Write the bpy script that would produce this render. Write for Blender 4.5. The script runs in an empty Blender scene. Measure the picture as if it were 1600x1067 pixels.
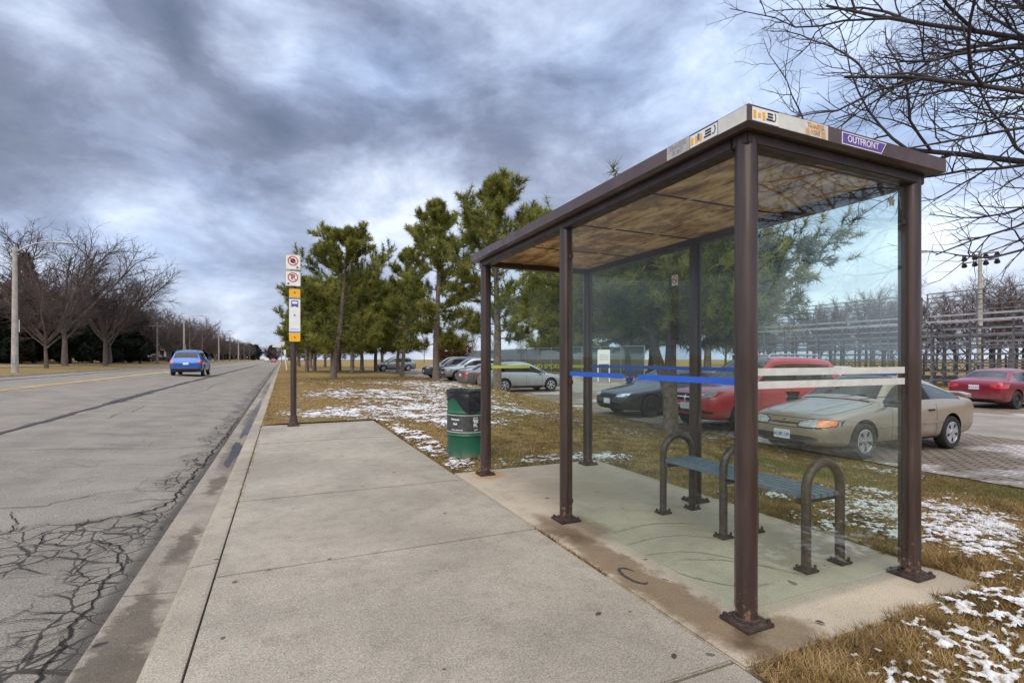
import bpy, bmesh, math, random
import numpy as np
from mathutils import Vector, Matrix
from mathutils.bvhtree import BVHTree
R = math.radians
C = bpy.context.scene.collection
SC = bpy.context.scene

# ---------------------------------------------------------------- camera, sky, sun, exposure
TH = math.atan(359 / 800)                       # the camera looks 24 deg to the right of the road
cd = bpy.data.cameras.new("camera"); cam = bpy.data.objects.new("camera", cd); C.objects.link(cam)
cam.location = (0, 0, 1.3); cam.rotation_euler = (R(90), 0, -TH)
cd.sensor_width = 36; cd.lens = 18.0; cd.shift_y = 27.5 / 1600; cd.clip_start = .05; cd.clip_end = 3000
SC.camera = cam
SC.view_settings.view_transform = 'Standard'; SC.view_settings.look = 'None'
SC.view_settings.exposure = 0.88; SC.view_settings.gamma = 1
SC.cycles.max_bounces = 8; SC.cycles.transparent_max_bounces = 24
SC.cycles.sample_clamp_indirect = 4

SUN_EL, SUN_AZ = R(48), R(215)                  # azimuth clockwise from +Y (the road direction)
sl = bpy.data.lights.new("sun", 'SUN'); so = bpy.data.objects.new("sun", sl); C.objects.link(so)
sl.energy = 1.5; sl.angle = R(70); sl.color = (1, .86, .68)
sdir = Vector((math.sin(SUN_AZ) * math.cos(SUN_EL), math.cos(SUN_AZ) * math.cos(SUN_EL), math.sin(SUN_EL)))
so.rotation_euler = sdir.to_track_quat('Z', 'Y').to_euler()


class NT:
    """tiny helper for node trees"""
    def __init__(s, tree): s.t = tree; s.n = tree.nodes; s.l = tree.links
    def new(s, typ, **kw):
        n = s.n.new(typ)
        for k, v in kw.items(): setattr(n, k, v)
        return n
    def put(s, sock, v):
        if isinstance(v, bpy.types.NodeSocket): s.l.new(v, sock)
        elif v is not None:
            if hasattr(sock.default_value, '__len__') and not isinstance(v, (int, float)):
                v = tuple(v)
                if len(sock.default_value) == 4 and len(v) == 3: v = v + (1,)
            sock.default_value = v
    def math(s, op, a, b=None, c=None, clamp=False):
        n = s.new('ShaderNodeMath', operation=op, use_clamp=clamp)
        for i, v in enumerate((a, b, c)): s.put(n.inputs[i], v) if v is not None else 0
        return n.outputs[0]
    def vmath(s, op, a, b=None):
        n = s.new('ShaderNodeVectorMath', operation=op)
        s.put(n.inputs[0], a)
        if b is not None: s.put(n.inputs[1], b)
        return n.outputs['Value'] if op in ('DOT_PRODUCT', 'LENGTH', 'DISTANCE') else n.outputs[0]
    def scale(s, v, k):
        n = s.new('ShaderNodeVectorMath', operation='SCALE'); s.put(n.inputs[0], v); s.put(n.inputs['Scale'], k); return n.outputs[0]
    def rng(s, v, a, b, c=0., d=1., smooth=True):
        n = s.new('ShaderNodeMapRange', interpolation_type='SMOOTHSTEP' if smooth else 'LINEAR')
        for i, x in enumerate((v, a, b, c, d)): s.put(n.inputs[i], x)
        return n.outputs[0]
    def noise(s, vec, sc, det=4, rough=.55, dist=0., out=0):
        n = s.new('ShaderNodeTexNoise'); s.put(n.inputs['Vector'], vec)
        s.put(n.inputs['Scale'], sc); s.put(n.inputs['Detail'], det); s.put(n.inputs['Roughness'], rough); s.put(n.inputs['Distortion'], dist)
        return n.outputs[out]
    def mix(s, f, a, b, mode='MIX'):
        n = s.new('ShaderNodeMix', data_type='RGBA', blend_type=mode)
        s.put(n.inputs[0], f); s.put(n.inputs[6], a); s.put(n.inputs[7], b); return n.outputs[2]
    def ramp(s, f, stops):
        n = s.new('ShaderNodeValToRGB'); e = n.color_ramp.elements
        while len(e) < len(stops): e.new(.5)
        for el, (p, c) in zip(e, stops): el.position = p; el.color = tuple(c) + (1,)
        s.put(n.inputs[0], f); return n.outputs[0]
    def map(s, vec, sc=(1, 1, 1), loc=(0, 0, 0), rot=(0, 0, 0)):
        n = s.new('ShaderNodeMapping'); s.put(n.inputs[0], vec); n.inputs['Scale'].default_value = sc
        n.inputs['Location'].default_value = loc; n.inputs['Rotation'].default_value = rot; return n.outputs[0]
    def coord(s, k='Object'): return s.new('ShaderNodeTexCoord').outputs[k]
    def pos(s): return s.new('ShaderNodeNewGeometry').outputs['Position']
    def bump(s, h, strength=.3, dist=.01):
        n = s.new('ShaderNodeBump'); s.put(n.inputs['Strength'], strength); s.put(n.inputs['Distance'], dist); s.put(n.inputs['Height'], h); return n.outputs[0]


w = bpy.data.worlds.new("World"); SC.world = w; w.use_nodes = True
N = NT(w.node_tree); N.n.clear()
sky = N.new('ShaderNodeTexSky', sky_type='NISHITA'); sky.sun_disc = False
sky.sun_elevation = SUN_EL; sky.sun_rotation = SUN_AZ
gen = N.coord('Generated')
sep = N.new('ShaderNodeSeparateXYZ'); N.put(sep.inputs[0], gen)
zz = N.math('MAXIMUM', sep.outputs[2], 0.0)
den = N.math('ADD', zz, .36)
comb = N.new('ShaderNodeCombineXYZ')
N.put(comb.inputs[0], N.math('DIVIDE', sep.outputs[0], den)); N.put(comb.inputs[1], N.math('DIVIDE', sep.outputs[1], den))
plane = comb.outputs[0]                          # the cloud deck seen in perspective
n1 = N.noise(plane, 1.25, 8, .58, .45)
n2 = N.noise(N.map(gen, (1, 1, 2.1), (7.3, 2.1, 0)), 5.2, 8, .6, .3)
n3 = N.noise(N.map(plane, (1, 1, 1), (1.3, 9.1, 0)), .45, 3, .5, .2)
warp = N.vmath('SUBTRACT', N.noise(plane, 1.6, 6, .6, 0, 1), (.5, .5, .5))
wd = N.vmath('NORMALIZE', N.vmath('ADD', gen, N.scale(warp, .34)))
FV, RV = Vector((math.sin(TH), math.cos(TH), 0)), Vector((math.cos(TH), -math.sin(TH), 0))
def skydir(u, v): return (FV + RV * ((u - 800) / 800) + Vector((0, 0, (561 - v) / 800))).normalized()
field = N.math('ADD', N.math('MULTIPLY', N.math('SUBTRACT', n1, .5), .85), .565)
field = N.math('ADD', field, N.math('MULTIPLY', N.math('SUBTRACT', n2, .5), .85))
field = N.math('ADD', field, N.math('MULTIPLY', N.math('SUBTRACT', n3, .5), .12))
for (u, v, rad, val) in [(430, 200, 15, -.2), (340, 130, 11, -.16), (470, 255, 7, -.12), (690, 190, 12, -.17), (850, 240, 9, -.12), (20, 215, 9, -.17),
                         (30, 20, 12, -.12), (560, 30, 7, -.1), (150, 95, 6, .14), (400, 25, 6, .2), (610, 325, 8, .24), (280, 300, 9, .12), (450, 300, 6, .1),
                         (1110, 120, 7, .14), (560, 100, 7, .1), (1400, 330, 10, .08), (1560, 420, 9, .1), (90, 330, 9, -.04), (380, 440, 8, -.06)]:
    d = N.vmath('DOT_PRODUCT', wd, tuple(skydir(u, v)))
    field = N.math('ADD', field, N.math('MULTIPLY', N.rng(d, math.cos(R(rad * 1.15)), math.cos(R(rad * .15))), val * (1. if val < 0 else 1.05)))
cl = N.ramp(field, [(0.05, (.10, .12, .17)), (.27, (.16, .18, .25)), (.44, (.26, .295, .395)), (.6, (.40, .45, .56)), (.76, (.58, .63, .71)), (.95, (.78, .80, .79))])
blue = N.rng(N.noise(N.map(plane, (1, 1, 1), (3, 5, 0)), .8, 3, .5), .5, .72)
cl = N.mix(N.math('MULTIPLY', blue, .55), cl, N.mix(1, cl, (.72, .95, 1.2), 'MULTIPLY'))
zen = N.rng(sep.outputs[2], .58, .9, 1.0, 2.3)  # overhead sky, out of view, brightened to add light below
cl10 = N.scale(cl, N.math('MULTIPLY', zen, 9.2))
below = N.rng(sep.outputs[2], -.06, 0.0)
cl10 = N.mix(below, (1.6, 1.6, 1.6), cl10)
bg = N.new('ShaderNodeBackground'); N.put(bg.inputs[0], N.mix(.08, cl10, sky.outputs[0])); bg.inputs[1].default_value = .1
out = N.new('ShaderNodeOutputWorld'); N.l.new(bg.outputs[0], out.inputs[0])

# ---------------------------------------------------------------- materials
MATS = {}
def newmat(name):
    m = bpy.data.materials.new(name); m.use_nodes = True; t = NT(m.node_tree); t.n.clear()
    o = t.new('ShaderNodeOutputMaterial'); MATS[name] = m; return m, t, o
def princ(t, o, col, rough=.6, metal=0., normal=None, spec=.5, coat=0.):
    p = t.new('ShaderNodeBsdfPrincipled'); t.put(p.inputs['Base Color'], col); t.put(p.inputs['Roughness'], rough)
    t.put(p.inputs['Metallic'], metal); t.put(p.inputs['Specular IOR Level'], spec); p.inputs['Coat Weight'].default_value = coat
    p.inputs['Coat Roughness'].default_value = .06
    if normal is not None: t.put(p.inputs['Normal'], normal)
    t.l.new(p.outputs[0], o.inputs[0]); return p
def flat(name, col, rough=.6, metal=0., var=.18, scale=6., bump=0., spec=.5, coat=0.):
    m, t, o = newmat(name); c = t.coord('Object')
    a = tuple(x * (1 - var) for x in col); b = tuple(min(1, x * (1 + var)) for x in col)
    f = t.noise(c, scale, 6, .6); col_ = t.mix(t.rng(f, .3, .7), a, b)
    nrm = t.bump(t.noise(c, scale * 6, 4), bump, .01) if bump else None
    r = t.rng(t.noise(c, scale * 2.3, 4), .3, .7, max(.02, rough - .1), min(1, rough + .1))
    princ(t, o, col_, r, metal, nrm, spec, coat); return m

def concrete(name, col, dark_mark=.35, dark=()):
    m, t, o = newmat(name); p = t.pos()
    big = t.noise(p, .8, 5, .6, .4); mid = t.noise(p, 6, 6, .65); fine = t.noise(p, 170, 3, .7)
    grit = t.noise(p, 75, 3, .7)
    c = t.mix(t.rng(big, .3, .7), tuple(x * .78 for x in col), tuple(x * 1.13 for x in col))
    c = t.mix(t.math('MULTIPLY', t.rng(mid, .45, .75), dark_mark), c, tuple(x * .62 for x in col))
    scr = t.noise(t.map(p, (1.2, 9, 1), (0, 0, 0), (0, 0, .4)), 2.2, 6, .7)
    c = t.mix(t.math('MULTIPLY', t.rng(scr, .58, .72), .5), c, tuple(min(1, x * 1.35) for x in col))
    c = t.mix(t.rng(fine, .3, .72), t.mix(1, c, (.58, .57, .55), 'MULTIPLY'), t.mix(1, c, (1.36, 1.34, 1.3), 'MULTIPLY'))
    c = t.mix(t.math('MULTIPLY', t.rng(grit, .6, .7), .65), c, tuple(x * .45 for x in col))
    spots = t.rng(t.noise(p, 9, 1, .4), .76, .775)
    c = t.mix(spots, c, tuple(x * .3 for x in col))
    for (x, y, sx, sy, dk, tint) in dark:          # stains with a shape of their own
        q = t.map(t.vmath('ADD', p, t.scale(t.vmath('SUBTRACT', t.noise(p, 4.5, 7, .68, 0, 1), (.5, .5, .5)), .42)), (1 / sx, 1 / sy, 0), (-x / sx, -y / sy, 0))
        k = t.rng(t.vmath('LENGTH', q), .6, 1.15, dk, 0)
        c = t.mix(k, c, t.mix(1, c, tint, 'MULTIPLY'))
    h = t.math('ADD', t.math('MULTIPLY', fine, .5), t.math('ADD', t.math('MULTIPLY', grit, .8), mid))
    princ(t, o, c, t.rng(mid, .3, .7, .78, .95), 0, t.bump(h, .35, .006), .3); return m
M_walk = concrete('sidewalk_concrete', (.325, .294, .242), .6)
M_pad = concrete('pad_concrete', (.43, .37, .29), .4, dark=[(1.95, 2.45, .17, 1.3, .85, (.42, .34, .25)), (2.6, 4.2, .5, .8, .3, (.7, .68, .6)), (2.12, 5.38, .22, .22, .8, (1.05, .66, .36)), (2.05, 3.45, .3, .4, .7, (.45, .36, .28)),
                                                                        (2.15, 1.72, .26, .2, .8, (.42, .36, .28))])
M_kerb = concrete('kerb_concrete', (.335, .297, .24), .5)
M_gut = concrete('gutter_concrete', (.28, .248, .205), .5, dark=[(-.72, 3.0, .12, 1.1, .85, (.38, .36, .33)), (-.68, 4.7, .09, .55, .85, (.4, .38, .35)), (-.68, 6.7, .09, .6, .85, (.42, .4, .37)), (-.68, 8.6, .16, 1.4, .8, (.45, .42, .4)), (-.68, 14, .13, 3.5, .8, (.45, .42, .4)), (-.68, 28, .13, 7, .7, (.45, .42, .4))])

def road_mat():
    m, t, o = newmat('road_asphalt'); p = t.pos(); s = t.new('ShaderNodeSeparateXYZ'); t.put(s.inputs[0], p)
    X, Y = s.outputs[0], s.outputs[1]
    fine = t.noise(p, 120, 3, .7); mid = t.noise(p, 1.3, 6, .6); grit = t.noise(p, 60, 3, .7)
    lanes = t.noise(t.map(p, (1, .05, 1)), 1.1, 4, .6)
    base = (.218, .196, .166)
    c = t.mix(t.rng(mid, .3, .7), tuple(x * .82 for x in base), tuple(x * 1.15 for x in base))
    c = t.mix(t.math('MULTIPLY', t.rng(lanes, .4, .7), .4), c, tuple(x * 1.3 for x in base))
    c = t.mix(t.rng(fine, .3, .72), t.mix(1, c, (.5, .5, .5), 'MULTIPLY'), t.mix(1, c, (1.5, 1.48, 1.45), 'MULTIPLY'))
    # map cracking (alligator) along the edge and at one failed patch
    wv = t.vmath('ADD', p, t.scale(t.vmath('SUBTRACT', t.noise(p, 5, 5, .6, 0, 1), (.5, .5, .5)), .09))
    def cracks(sc, wd, loc):
        v = t.new('ShaderNodeTexVoronoi', feature='DISTANCE_TO_EDGE'); t.put(v.inputs['Vector'], t.map(wv, (1, .75, 0), loc)); v.inputs['Scale'].default_value = sc
        return t.rng(v.outputs['Distance'], wd * .3, wd, 1, 0)
    brk = t.rng(t.noise(p, 2.2, 3, .5), .42, .56)
    ca = t.math('MAXIMUM', t.math('MULTIPLY', cracks(8.5, .055, (0, 0, 0)), brk), cracks(4.2, .036, (9, 2, 0)))
    cb = t.math('MULTIPLY', cracks(2.3, .03, (4, 2, 0)), t.rng(t.noise(p, .8, 3, .5), .46, .6))
    wob = t.math('MULTIPLY', t.math('SUBTRACT', t.noise(t.map(p, (0, 1, 0)), .9, 4, .6), .5), 1.1)
    edge = t.rng(t.math('ADD', X, wob), -1.3, -1.16)
    patch = t.rng(t.vmath('LENGTH', t.map(p, (1 / .85, 1 / .62, 0), (1.45 / .85, -4.9 / .62, 0))), .95, 1.12, 1, 0)
    z1 = t.math('MAXIMUM', edge, patch)
    k = t.math('MAXIMUM', t.math('MULTIPLY', ca, z1), t.math('MULTIPLY', cb, t.rng(X, -3.0, -2.0, .12, .35)))
    seam = t.rng(t.math('ADD', X, t.math('MULTIPLY', wob, .12)), -1.0, -.9)
    k = t.math('MAXIMUM', k, t.math('MULTIPLY', seam, .75))
    c = t.mix(t.math('MULTIPLY', z1, .36), c, t.mix(1, c, (.62, .6, .58), 'MULTIPLY'))
    c = t.mix(t.math('MULTIPLY', k, .9), c, (.028, .024, .02))
    h = t.math('SUBTRACT', t.math('ADD', t.math('MULTIPLY', fine, .5), t.math('MULTIPLY', grit, .6)), t.math('MULTIPLY', k, 1.2))
    princ(t, o, c, .88, 0, t.bump(h, .5, .01), .25); return m
M_road = road_mat()
M_tar = flat('tar', (.045, .042, .04), .75, 0, .35, 12, .4)
M_crack = flat('crack_fill', (.026, .023, .02), .95, 0, .4, 30, .3, .1)
def worn_paint(name, col, under, amt):
    m, t, o = newmat(name); p = t.pos()
    k = t.rng(t.noise(p, 9, 6, .7), amt - .1, amt + .12)
    princ(t, o, t.mix(k, col, under), .75); return m
M_yellow = worn_paint('yellow_line', (.68, .42, .14), (.24, .205, .17), .68)

def lawn_mat(name, a, b, c_, sc=1.):
    m, t, o = newmat(name); p = t.pos()
    f1 = t.noise(p, .25 * sc, 5, .6); f2 = t.noise(p, 3 * sc, 6, .7); f3 = t.noise(p, 60 * sc, 4, .7)
    c = t.mix(t.rng(f1, .38, .62), a, b); c = t.mix(t.math('MULTIPLY', t.rng(f2, .42, .66), .7), c, c_)
    c = t.mix(t.rng(f3, .3, .7), t.mix(1, c, (.5, .5, .5), 'MULTIPLY'), t.mix(1, c, (1.35, 1.35, 1.3), 'MULTIPLY'))
    princ(t, o, c, .95, 0, t.bump(t.math('ADD', f3, f2), .8, .03), .1); return m
M_ground = lawn_mat('lawn', (.27, .178, .07), (.21, .17, .06), (.31, .2, .088))

def paver_mat():
    m, t, o = newmat('grass_pavers'); p = t.pos()
    q = t.vmath('ADD', p, t.scale(t.vmath('SUBTRACT', t.noise(p, 14, 3, .5, 0, 1), (.5, .5, .5)), .05))
    b = t.new('ShaderNodeTexBrick'); t.put(b.inputs['Vector'], t.map(q, (1, 1, 1), (0, 0, 0), (0, 0, R(90))))
    b.inputs['Scale'].default_value = 1; b.inputs['Brick Width'].default_value = .22; b.inputs['Row Height'].default_value = .14
    b.inputs['Mortar Size'].default_value = .022; b.inputs['Mortar Smooth'].default_value = .5
    b.inputs['Color1'].default_value = (.3, .25, .2, 1); b.inputs['Color2'].default_value = (.24, .2, .16, 1); b.inputs['Mortar'].default_value = (.075, .06, .038, 1)
    c = t.mix(1, b.outputs[0], t.ramp(t.noise(p, 1.1, 5, .6), [(.3, (.75, .73, .7)), (.7, (1.25, 1.2, 1.15))]), 'MULTIPLY')
    c = t.mix(t.rng(t.noise(p, .9, 5, .65), .66, .72, 0, .7), c, (.1, .082, .042))
    c = t.mix(t.math('MULTIPLY', t.rng(t.noise(p, .55, 3, .6), .53, .62), t.math('MULTIPLY', b.outputs['Fac'], .8)), c, (.75, .77, .8))
    princ(t, o, c, .9, 0, t.bump(t.math('SUBTRACT', t.noise(p, 50, 3), t.math('MULTIPLY', b.outputs['Fac'], 2)), .6, .02), .2); return m
M_paver = paver_mat()
M_lane = concrete('lot_lane', (.30, .265, .225), .4)
M_snow = None

def enamel():
    m, t, o = newmat('brown_enamel'); p = t.pos(); s = t.new('ShaderNodeSeparateXYZ'); t.put(s.inputs[0], p)
    f = t.noise(t.map(p, (6, 6, .8)), 3, 6, .65); c = t.mix(t.rng(f, .3, .7), (.044, .027, .023), (.064, .04, .034))
    low = t.rng(s.outputs[2], .35, .02, 0, .16); chip = t.rng(t.math('ADD', t.noise(p, 34, 5, .7), low), .7, .73)
    c = t.mix(chip, c, t.mix(t.noise(p, 60, 2), (.16, .07, .03), (.26, .2, .17)))
    c = t.mix(t.math('MULTIPLY', t.rng(t.noise(t.map(p, (9, 9, .6)), 4, 5, .7), .55, .7), .22), c, (.15, .125, .11))
    princ(t, o, c, t.rng(f, .3, .7, .28, .46), .2, t.bump(chip, -.3, .002), .5, .3); return m
M_post = enamel()
M_fascia = flat('brown_fascia', (.095, .062, .062), .4, .2, .15, 5, .04, .5, .2)
M_beam = flat('dark_beam', (.05, .033, .03), .4, .2, .2, 9, .05)
M_rust = flat('rusty_plate', (.06, .04, .033), .7, .2, .45, 22, .4)
M_tube = flat('bench_tube', (.085, .065, .058), .42, .45, .35, 30, .15)
M_slat = flat('blue_grey_slat', (.12, .165, .205), .5, 0, .2, 20, .1)
M_steel = flat('galvanised', (.36, .37, .38), .45, .7, .2, 12)
M_scaf = flat('scaffold', (.17, .18, .195), .5, .5, .3, 3)
M_plank = flat('aluminium_plank', (.52, .53, .56), .45, .4, .2, 3)
M_cpole = flat('concrete_pole', (.36, .335, .3), .85, 0, .2, 4, .2)
M_wood_pole = flat('wood_pole', (.16, .135, .12), .9, 0, .3, 3, .3)
M_black = flat('black_plastic', (.014, .014, .016), .45, 0, .3, 14)
M_bag = flat('bin_liner', (.018, .019, .026), .22, 0, .3, 4, .25)
M_white = flat('white_panel', (.74, .75, .75), .5, 0, .07, 9)
M_offw = flat('worn_white', (.6, .6, .57), .6, 0, .1, 15)
M_grey = flat('grey_sticker', (.42, .41, .41), .6, 0, .12, 25)
M_orange = flat('amber_panel', (.80, .42, .02), .45, 0, .05, 9)
M_tan = flat('faded_orange', (.66, .36, .16), .6, 0, .2, 30)
M_blue = flat('blue_vinyl', (.02, .11, .55), .45, 0, .08, 9)
M_navy = flat('navy_print', (.03, .06, .26), .5, 0, .08, 9)
M_purple = flat('purple_sign', (.11, .06, .34), .45, 0, .08, 9)
M_red = flat('red_print', (.55, .04, .035), .5, 0, .08, 9)
M_ink = flat('black_print', (.02, .02, .022), .55, 0, .1, 9)
M_lime = flat('lime_vinyl', (.55, .62, .08), .5, 0, .08, 9)
M_tyre = flat('tyre_rubber', (.022, .021, .021), .75, 0, .3, 30, .2)
M_rim = flat('alloy', (.62, .63, .65), .28, .85, .1, 9)
M_dark = flat('wheel_well', (.012, .012, .013), .8, 0, .3, 9)
M_lens = flat('headlamp_lens', (.6, .63, .66), .08, .35, .3, 16, 0, .8, 1)
M_amber = flat('amber_lens', (.85, .22, .03), .15, 0, .15, 30, 0, .6, 1)
M_tail = flat('tail_lens', (.5, .015, .02), .12, 0, .2, 16, 0, .6, 1)
M_chrome = flat('chrome', (.7, .71, .72), .15, 1, .05, 9)
M_plate = flat('plate_white', (.72, .75, .8), .5, 0, .05, 9)
M_bark = flat('bark_grey', (.155, .13, .115), .95, 0, .35, 5, .9)
M_bark3 = flat('bark_dark', (.11, .088, .075), .95, 0, .35, 5, .9)
M_bark2 = flat('bark_pine', (.16, .125, .105), .95, 0, .4, 7, 1.)
M_twig = flat('twig', (.082, .06, .054), .9, 0, .3, 1)
M_twig2 = flat('dark_twig', (.05, .041, .043), .9, 0, .3, 2)
M_twig3 = flat('reddish_twig', (.12, .08, .068), .9, 0, .3, 1)
M_brick = flat('brick', (.28, .10, .065), .9, 0, .25, 8)
M_roof = flat('shingle', (.12, .11, .115), .9, 0, .25, 4)
M_siding = flat('cream_siding', (.62, .58, .5), .8, 0, .1, 3)
M_winframe = flat('window_white', (.7, .7, .68), .6)
M_orangew = flat('orange_brick', (.5, .24, .1), .9, 0, .2, 4)
M_shrub = flat('shrub', (.16, .075, .022), .9, 0, .4, 2)

def drum_mat():
    m, t, o = newmat('drum_green'); c = t.coord('Object')
    sc = t.rng(t.noise(c, 7, 7, .7), .66, .7); f = t.rng(t.noise(c, 3, 4, .6), .3, .7)
    col = t.mix(f, (.006, .085, .045), (.012, .12, .065)); s = t.new('ShaderNodeSeparateXYZ'); t.put(s.inputs[0], c)
    col = t.mix(t.math('MULTIPLY', sc, .7), col, (.2, .22, .2))
    col = t.mix(t.math('MULTIPLY', t.rng(s.outputs[2], .12, 0), t.rng(t.noise(c, 14, 4), .4, .6)), col, (.15, .1, .06))
    princ(t, o, col, .45, 0, t.bump(t.noise(c, 5, 4), .25, .02)); return m
M_drum = drum_mat()

def ceiling_mat():
    m, t, o = newmat('ceiling_board'); p = t.coord('Object')
    q = t.map(p, (1.5, .8, 1), (0, 0, 0), (0, 0, R(-35)))
    f = t.noise(q, 3.2, 9, .72, .5); g = t.noise(t.map(p, (9, 1.5, 1)), 2, 6, .7)
    c = t.ramp(f, [(.32, (.16, .065, .025)), (.44, (.55, .3, .12)), (.55, (.8, .54, .27)), (.7, (.85, .68, .42))])
    c = t.mix(t.math('MULTIPLY', t.rng(g, .5, .66), .75), c, (.16, .075, .035))
    pe = t.rng(t.noise(t.map(p, (1.1, .9, 1), (3, 1, 0), (0, 0, R(-35))), 2.0, 9, .74), .535, .56)
    c = t.mix(t.math('MULTIPLY', pe, .72), c, (.27, .135, .07))
    princ(t, o, c, .55, 0, t.bump(t.math('ADD', f, pe), .3, .02)); return m
M_ceil = ceiling_mat()

def glass_mat(name, tint, haze, dirt=True, f0=.009, f1=.32, pw=4.):
    m, t, o = newmat(name); p = t.pos()
    lw = t.new('ShaderNodeLayerWeight'); lw.inputs[0].default_value = .5
    fr = t.math('MULTIPLY_ADD', t.math('POWER', lw.outputs['Facing'], pw), f1, f0)
    tr = t.new('ShaderNodeBsdfTransparent'); t.put(tr.inputs[0], tint)
    gl = t.new('ShaderNodeBsdfGlossy'); gl.inputs['Roughness'].default_value = .01; t.put(gl.inputs[0], (.93, .97, .96))
    mx = t.new('ShaderNodeMixShader'); t.put(mx.inputs[0], fr); t.l.new(tr.outputs[0], mx.inputs[1]); t.l.new(gl.outputs[0], mx.inputs[2])
    last = mx
    if dirt:
        st = t.noise(t.map(p, (1, 1, 1), (0, 0, 0), (R(35), R(30), 0)), 3, 7, .75, 1.6)
        sm = t.noise(p, 1.2, 4, .6, .5)
        sw = t.noise(t.map(p, (3, 3, .5), (0, 0, 0), (R(50), R(-30), R(10))), 6, 5, .7, .6)
        k = t.math('ADD', t.math('MULTIPLY', t.rng(st, .6, .78), haze * 14), t.math('MULTIPLY', t.rng(sm, .35, .7), haze))
        k = t.math('ADD', k, t.math('MULTIPLY', t.rng(sw, .64, .74), haze * 10))
        df = t.new('ShaderNodeBsdfDiffuse'); t.put(df.inputs[0], (.75, .8, .78))
        m2 = t.new('ShaderNodeMixShader'); t.put(m2.inputs[0], k); t.l.new(mx.outputs[0], m2.inputs[1]); t.l.new(df.outputs[0], m2.inputs[2]); last = m2
    t.l.new(last.outputs[0], o.inputs[0]); return m
M_glass = glass_mat('shelter_glass', (.945, .985, .968), .007)
M_glass2 = glass_mat('end_glass', (.945, .985, .968), .0075, True, .032, .68, 3.5)
M_carglass = glass_mat('car_glass', (.2, .25, .25), 0, False, .04, .85, 3.5)
M_puddle = glass_mat('puddle_water', (.5, .48, .45), 0, False)
def screen_mat():
    m, t, o = newmat('windscreen_mesh')
    tr = t.new('ShaderNodeBsdfTransparent'); df = t.new('ShaderNodeBsdfDiffuse'); t.put(df.inputs[0], (.075, .095, .085))
    mx = t.new('ShaderNodeMixShader'); t.put(mx.inputs[0], .62); t.l.new(tr.outputs[0], mx.inputs[1]); t.l.new(df.outputs[0], mx.inputs[2]); t.l.new(mx.outputs[0], o.inputs[0]); return m
M_screen = screen_mat()
def tint_mat(name, stops, rough=.8, trans=.4):
    m, t, o = newmat(name); a = t.new('ShaderNodeAttribute'); a.attribute_name = 'tint'
    c = t.ramp(a.outputs['Fac'], stops); p = princ(t, o, c, rough, 0, None, .25)
    tl = t.new('ShaderNodeBsdfTranslucent'); t.put(tl.inputs[0], c); mx = t.new('ShaderNodeMixShader'); mx.inputs[0].default_value = trans
    t.l.new(p.outputs[0], mx.inputs[1]); t.l.new(tl.outputs[0], mx.inputs[2]); t.l.new(mx.outputs[0], o.inputs[0]); return m
M_needle = tint_mat('pine_needles', [(0, (.05, .066, .02)), (.35, (.14, .165, .036)), (.7, (.3, .3, .065)), (1, (.42, .39, .10))])
M_needle2 = tint_mat('spruce_needles', [(0, (.014, .024, .016)), (.5, (.026, .04, .024)), (1, (.045, .06, .032))])
M_brownleaf = tint_mat('rust_foliage', [(0, (.07, .032, .012)), (.5, (.15, .07, .025)), (1, (.24, .12, .045))])
M_snow = tint_mat('snow', [(0, (.3, .25, .17)), (.3, (.46, .43, .38)), (.7, (.66, .66, .67)), (1, (.74, .75, .78))], .7, .1)
M_blade = tint_mat('grass_blades', [(0, (.09, .058, .024)), (.3, (.26, .168, .062)), (.55, (.42, .285, .115)), (.75, (.56, .41, .21)), (.86, (.16, .16, .045)), (1, (.10, .125, .03))], .85)

def paint(name, col, metal=.35):
    m, t, o = newmat(name); c = t.coord('Object')
    s = t.new('ShaderNodeSeparateXYZ'); t.put(s.inputs[0], c)
    dirt = t.math('MULTIPLY', t.rng(s.outputs[2], .75, .25), t.rng(t.noise(c, 4, 6, .7), .35, .65, .1, .6))
    col_ = t.mix(dirt, col, (.2, .175, .15))
    p = princ(t, o, col_, t.math('ADD', .28, t.math('MULTIPLY', dirt, .5)), metal, None, .5, .7); return m

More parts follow.
